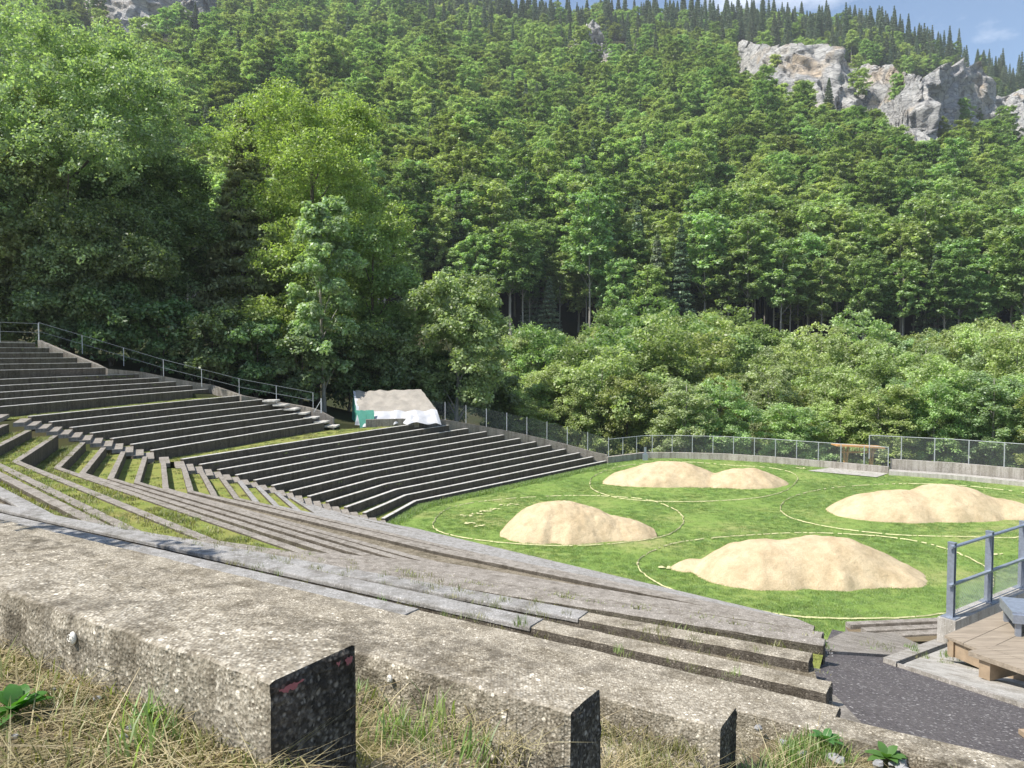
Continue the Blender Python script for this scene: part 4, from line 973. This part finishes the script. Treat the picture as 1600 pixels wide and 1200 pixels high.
m = MB(); a = Q0+sv*.08+su*.03-o4; prism(m, [a, a+sv*.1, a+sv*.1+su*.36, a+su*.36], zs-.22-sz, zs-.047-sz); m.build('block', M['timber'], st)
m = MB(); a = Q0+sv*1.9+su*.03-o4; prism(m, [a, a+sv*.1, a+sv*.1+su*.36, a+su*.36], zs-.22-sz, zs-.047-sz); m.build('block', M['timber'], st)
# steel trestle on the deck
tb = empty('steel_bench', (*un(1582, 995, zd), zd), 'low galvanised steel bench standing on the timber deck, cut by the right edge', 'bench', rz=-.35)
zb = .24; m = MB(); m.box((.75, .3, zb), (1.5, .55, .035)); m.build('seat', M['galv'], tb)
m = MB(); m.box((.75, .01, zb-.05), (1.5, .03, .09)); m.box((.02, .3, zb-.05), (.03, .55, .09)); m.build('frame', M['galv'], tb)
for lx, ly in ((.06, .05), (1.4, .05), (.06, .52), (1.4, .52)):
    m = MB(); m.box((lx, ly, zb/2-.02), (.05, .05, zb-.04)); m.build('leg', M['galv'], tb)
lo = on_ramp(1597, 1152); bo = empty('board', (lo[0], lo[1], lo[2]), 'end of a small wooden board lying on the asphalt at the right edge', 'board'); m = MB(); m.box((.25, 0, .02), (.5, .07, .03)); m.build('plank', M['timber'], bo)

# ground bank right of the bench ends
bm = MB(); xs = np.linspace(-.69, 5, 90); pv = np.linspace(1.8, 3.02, 50); V = []
for p in pv:
    for s0 in xs:
        q = ps(p, s0); z = -1.455-(p-2.96)*.20+.04*fbm(Vector((q[0]*1.5, q[1]*1.5, 0)), 4)-.03*max(0, s0)
        V.append((q[0], q[1], z))
nx = len(xs); F = []
for j in range(len(pv)-1):
    for i in range(nx-1):
        p = pv[j]; s0 = xs[i]
        F.append((j*nx+i, j*nx+i+1, (j+1)*nx+i+1, (j+1)*nx+i))
bk = np_mesh('grass_bank', V, F, M['soil'], smooth=True); tag(bk, kind='structure')
# soil bed behind the nearest bench wall
V = []; xs = np.linspace(-5, -.2, 100); pv = np.linspace(-.4, .93, 40)
for p in pv:
    for s0 in xs:
        q = ps(p, s0); V.append((q[0], q[1], -.56-.125+.022*fbm(Vector((q[0]*2, q[1]*2, 4)), 5)-.035*max(0, s0+1.9)))
nx = len(xs); F = [(j*nx+i, j*nx+i+1, (j+1)*nx+i+1, (j+1)*nx+i) for j in range(len(pv)-1) for i in range(nx-1)]
sb = np_mesh('soil_bed', V, F, M['soil'], smooth=True); tag(sb, kind='structure')
# rough steps between bench ends
for i, (p, s0, s1, z, lb) in enumerate([(1.48, -1.22, -.88, -.965, 'rough aggregate step at the bottom edge between the first two bench ends'), (2.20, -1.7, -.70, -1.215, 'rough aggregate step tucked between the second and third bench ends')]):
    P = [ps(p, s0), ps(p, s1)]
    o = wall_obj('rough_step', P, z, .30, .3, M['near_conc'], .012, .03, 50+i, bev=.03); tag(o, lb, 'step')
# pink paint traces on the first bench's end
e1 = rowsN[-1][1][3]; m = MB(); rs = random.Random(5)
pw = [(0.0, .0, .36), (.36, .03, .52), (.52, .06, .60), (.78, .0, .98)]
for (a0, a1, dep) in ((.10, .2, .02), (.26, .31, .010), (.7, .98, .014)):
    top = []; bot = []
    for i in range(13):
        a = a0+(a1-a0)*i/12; q = e1-n2*a*.2+d2*.012
        top.append((q[0], q[1], -.56-.012-rs.uniform(0, .004))); bot.append((q[0], q[1], -.56-.012-dep*(.35+.65*math.sin(math.pi*i/12))*rs.uniform(.6, 1.1)))
    m.add(top+bot, [(i, i+1, 14+i, 13+i) for i in range(12)])
b1 = [o for o in scene.collection.objects if o.get('label') == nl[NR-1]][0]
m.build('paint_mark', M['paint'], b1)
# a young tree just outside the picture whose shadow falls on the second and third slabs
make_tree('young_tree', 'tall', 4.3, .85, 2.4, 60, 22, .11, 'leaf', 'bark', 99, (-6.6, 5.75, -1.1), 'young tree left of the picture shading the smooth slabs', tr=.05)
# snail shells
def snail(px, py, p, s_, label):
    # on the rear face (p = distance of that face)
    c, s = math.cos(PITCH), math.sin(PITCH); a = (px-800)/1200; b = (600-py)/1200; d = np.array([a, c+b*s, -s+b*c]); t = p/(n2@d[:2]); q = d*t
    e = empty('snail', tuple(q), label, 'snail', rz=math.atan2(d2[1], d2[0]))
    m = MB(); n = 12; V = []
    for j in range(9):
        th = math.pi*j/8
        for i in range(n): ph = 2*math.pi*i/n; V.append((s_*math.sin(th)*math.cos(ph)*.8, -s_*.5*math.cos(th), s_*1.15*math.sin(th)*math.sin(ph)))
    m.add(V, [(j*n+i, j*n+(i+1) % n, (j+1)*n+(i+1) % n, (j+1)*n+i) for j in range(8) for i in range(n)]); m.build('shell', M['snail'], e, True)
    m = MB(); m.tube([(s_*.9*math.cos(t)*(1-t/9), -s_*.5-.001, s_*.9*math.sin(t)*(1-t/9)) for t in np.linspace(0, 8, 30)], [s_*.08]*30, 4); m.build('whorl', M['snail'], e, True)
snail(114, 997, .86, .0125, 'pale snail shell stuck to the shaded side of the nearest bench wall')
snail(609, 1061, 1.545, .0105, 'small pale snail shell on the side of the second bench wall')

# ------------------------------------------------------------------ grass, straw, weeds and gravel
def blades(n, h, spread, wd, rng, lean=.5, flat=0):
    V = []; F = []; T_ = []
    for i in range(n):
        a = rng.random()*6.283; r = spread*rng.random()**.5; x, y = r*math.cos(a), r*math.sin(a); hh = h*(.45+.75*rng.random()); b = rng.random()*6.283; l = hh*lean*(.3+rng.random())
        ww = wd*(.7+.6*rng.random()); c = b+1.57; dx, dy = ww*math.cos(c), ww*math.sin(c); z = hh*(1-flat)+.003
        k = len(V); V += [(x-dx, y-dy, 0), (x+dx, y+dy, 0), (x+dx*.8+l*.35*math.cos(b), y+dy*.8+l*.35*math.sin(b), z*.6), (x-dx*.8+l*.35*math.cos(b), y-dy*.8+l*.35*math.sin(b), z*.6), (x+l*math.cos(b), y+l*math.sin(b), z), (x+l*math.cos(b)*.98, y+l*math.sin(b)*.98, z*.99)]
        F += [(k, k+1, k+2, k+3), (k+3, k+2, k+4, k+5)]; t = .7+.6*rng.random(); T_ += [t, t]
    return V, F, T_
rg = np.random.default_rng(3)
def tuft(name, n, h, sp, wd, mt, loc, label, lean=.5, flat=0):
    V, F, T_ = blades(n, h, sp, wd, rg, lean, flat); o = np_mesh(name, V, F, M[mt], tint=T_); o.location = loc; tag(o, label, kind='stuff'); return o
g1 = tuft('grass_tuft', 60, .05, .16, .004, 'grass', (8, 24, FZ-.03), 'short mown grass blades of the field', .6)
g2 = tuft('grass_tuft', 22, .038, .05, .0014, 'drygrass', (*ps(.6, -2.2), -.70), 'dry grass blades behind the nearest bench', .8)
g3 = tuft('straw_tuft', 22, .10, .06, .0011, 'straw', (*ps(.7, -1.8), -.69), 'dry straw lying behind the nearest bench', 1.5, .8)
g4 = tuft('grass_tuft', 26, .058, .04, .0018, 'grass', (*ps(1.4, -1.5), -.98), 'green grass blades between the bench walls', .6)
g5 = tuft('grass_tuft', 40, .075, .14, .006, 'drygrass', (-14.5, 30, -4.8), 'sunburnt grass on the terraces', .7)
# field grass
P = []
while len(P) < 45000:
    x = random.uniform(-8, 36); y = 17+43*random.random()**1.5
    if y > edge_y(x)-.2 or (x*.756 > 0 and False): continue
    if (x*.654+y*.756) < 17.8: continue
    if abs(x/y) > .72: continue
    P.append((x, y, -8.01))
P = np.array(P); n = len(P); s = RNG.uniform(.6, 1.25, n)
scatter('field_grass', P, np.zeros(n, int), np.c_[np.zeros((n, 2)), RNG.random(n)*6.28], np.c_[s, s, s*RNG.uniform(.6, 1.2, n)], [[g1]], 'mown green grass blades covering the arena field')
def lerp_strip(A, B, u, v):
    """point at fraction u along, v across two 2-D polylines of equal vertex count"""
    A = np.array(A); B = np.array(B); seg = np.linalg.norm(np.diff(A, axis=0), axis=1); c = np.concatenate([[0], np.cumsum(seg)]); s = u*c[-1]
    a = np.array([np.interp(s, c, A[:, 0]), np.interp(s, c, A[:, 1])]); b = np.array([np.interp(s, c, B[:, 0]), np.interp(s, c, B[:, 1])]); return a+(b-a)*v
# terraces: strips between rows
P = []; idx = []
def fill(A, B, z, dens, lo=.0, hi=1.):
    A_ = np.array(A); L_ = np.linalg.norm(np.diff(A_, axis=0), axis=1).sum(); wid = np.linalg.norm(np.array(A[-1])-np.array(B[-1])); k = int(L_*max(wid, .5)*dens)
    for _ in range(k):
        q = lerp_strip(A, B, random.random(), random.uniform(lo, hi))
        if q[1] < .5 or abs(q[0]/q[1]) > .74: continue
        P.append((q[0], q[1], z-.02)); idx.append(0 if random.random() < .75 else 1)
for k in range(29): fill(far_pts(k), far_pts(k+1), fz[k]-.1, 14 if k in (11, 18, 23) else 5, .15, .98)
for j in range(NR-7): fill(rowsN[j][1] if j > 14 else rowsN[j][1][:2], rowsN[j+1][1] if j > 14 else rowsN[j+1][1][:2], rowsN[j][0]-(.035 if 16 <= j <= 18 else .08), 22 if j in (16, 17, 18, 19) else 5, .2, .97)
# long grass against the foot of the lowest wall
fp = far_pts(0)
for _ in range(900):
    q = lerp_strip(fp, [p+np.array([.35, -.1]) for p in fp], random.random(), random.random()); P.append((q[0], q[1], -8.)); idx.append(2)
P = np.array(P); n = len(P); idx = np.array(idx); s = RNG.uniform(.6, 1.3, n)*np.where(idx == 2, 2.6, 1)
scatter('terrace_grass', P, idx, np.c_[np.zeros((n, 2)), RNG.random(n)*6.28], np.c_[s, s, s], [[g5], [g1], [g1]], 'sunburnt grass growing on the terraces between the seating walls')
# near ground cover
P = []; idx = []
def gadd(n, prange, srange, zf, kinds_, dens=None):
    for _ in range(n):
        p = random.uniform(*prange); s0 = random.uniform(*srange); q = ps(p, s0)
        if dens and noise.noise(Vector((q[0]*2.2, q[1]*2.2, 1)))+random.uniform(-.35, .35) < dens: continue
        P.append((q[0], q[1], zf(p, s0)-.004)); idx.append(random.choice(kinds_))
bedz = lambda p, s0: -.685-.035*max(0, s0+1.9)
gadd(420, (-.2, .9), (-3.6, -.9), bedz, [0, 1, 1, 1, 1], .0); gadd(120, (.80, .9), (-4, -1.0), bedz, [0, 1, 1])
gadd(260, (.3, .88), (-1.6, -1.0), bedz, [0, 1, 1, 1]); gadd(14, (.7, .84), (-1.5, -1.05), bedz, [2, 1])
gadd(450, (1.09, 1.52), (-2.9, -.9), lambda p, s0: -.92, [1, 1, 1, 0, 2]); gadd(90, (1.10, 1.5), (-2.9, -1.6), lambda p, s0: -.9, [0, 1, 2])
bankz = lambda p, s0: -1.455-(p-2.96)*.20-.03*max(0, s0)
gadd(2600, (1.9, 2.93), (-.63, 2.2), bankz, [0, 0, 2, 2, 1, 1], -.15); gadd(300, (1.76, 2.2), (-1.6, -.7), lambda p, s0: -1.2, [0, 1])
gadd(60, (4.0, 4.5), (-6, -1), lambda p, s0: -1.9, [0, 0, 2]); gadd(160, (5.0, 5.55), (-10, -1.2), lambda p, s0: -2.08, [0, 0, 0])
gadd(60, (8.6, 9.3), (-1.2, .6), lambda p, s0: -3.22, [0, 0, 2])
P = np.array(P); n = len(P); s = RNG.uniform(.6, 1.35, n)
scatter('bank_grass', P, np.array(idx), np.c_[RNG.uniform(-.25, .25, (n, 2)), RNG.random(n)*6.28], np.c_[s, s, s], [[g2], [g3], [g4]], 'dry straw and grass between and beside the near bench walls')
# broad-leaved weeds
def weed(loc, label, n=9, L_=.07, seed=1):
    rr = random.Random(seed); m = MB(); T_ = []
    for i in range(n):
        a = i*2.4; h = rr.uniform(.25, 1.1); V = []
        for j in range(6):
            t = j/5; w_ = .22*L_*math.sin(math.pi*min(1, .08+t*.95))**.8
            cx_ = L_*t*math.cos(h)*1.0; cz = L_*t*math.sin(h)-L_*.35*t*t
            for s0, dz in ((-1, .15), (0, 0), (1, .15)): V.append((cx_*math.cos(a)-s0*w_*math.sin(a), cx_*math.sin(a)+s0*w_*math.cos(a), cz+dz*w_+.004))
        m.add(V, [(j*3+q, j*3+q+1, j*3+q+4, j*3+q+3) for j in range(5) for q in range(2)])
    o = np_mesh('weed', m.v, m.f, M['weed'], smooth=True, tint=np.ones(len(m.f))); o.location = loc; tag(o, label, 'weed'); return o
def ground_at(px, py, z): return (*un(px, py, z), z)
weed(ground_at(25, 1112, -.68), 'bright broad-leaved weed in the straw at the left edge', 12, .075, 2)
weed(ground_at(1290, 1158, -1.40), 'low leafy weed on the bank beside the long kerb', 10, .07, 3)
weed(ground_at(1385, 1186, -1.42), 'leafy weed at the bottom edge among the grey stones', 12, .08, 4)
weed(ground_at(232, 1120, -.68), 'small green weed beside the nearest bench wall', 7, .035, 6)
# stones
m = MB(); rr = random.Random(8)
def stone(m, c, r):
    V = []; n = 7
    for j in range(5):
        th = math.pi*j/4
        for i in range(n):
            ph = 6.283*i/n; q = r*rr.uniform(.7, 1.15); V.append((c[0]+q*math.sin(th)*math.cos(ph), c[1]+q*math.sin(th)*math.sin(ph)*.8, c[2]+q*.65*math.cos(th)))
    m.add(V, [(j*n+i, (j+1)*n+i, (j+1)*n+(i+1) % n, j*n+(i+1) % n) for j in range(4) for i in range(n)])
for _ in range(150):
    p = rr.uniform(2.72, 3.0); s0 = rr.gauss(.35, .55); q = ps(p, s0); stone(m, (q[0], q[1], bankz(p, s0)+.02), rr.uniform(.010, .026))
for _ in range(45):
    q = ps(rr.uniform(7.2, 8.8), rr.gauss(-1.35, .08)); stone(m, (q[0], q[1], az(*q)+.02), rr.uniform(.006, .013))
for _ in range(60):
    q = ps(rr.uniform(.1, .88), rr.uniform(-3.2, -1.0)); stone(m, (q[0], q[1], -.685), rr.uniform(.004, .011))
o = m.build('gravel', M['gravel']); tag(o, 'loose grey stones along the kerb and bench ends', kind='stuff')
print('objects', len(scene.objects), 'hill trees', len(pts), 'valley', nv)

# thin summer air between here and the ridge
hz = MB(); hz.box((0, 345, 172), (1960, 920, 376)); ho = hz.build('haze', M['dark']); ho.data.materials.clear()
hm = bpy.data.materials.new('haze'); hm.use_nodes = True; hn = hm.node_tree; hn.nodes.clear()
ov = hn.nodes.new('ShaderNodeOutputMaterial'); pv_ = hn.nodes.new('ShaderNodeVolumePrincipled'); pv_.inputs['Color'].default_value = (.86, .92, 1, 1); pv_.inputs['Density'].default_value = .0002
pv_.inputs['Anisotropy'].default_value = .2; hn.links.new(pv_.outputs[0], ov.inputs['Volume']); ho.data.materials.append(hm); tag(ho, kind='stuff')
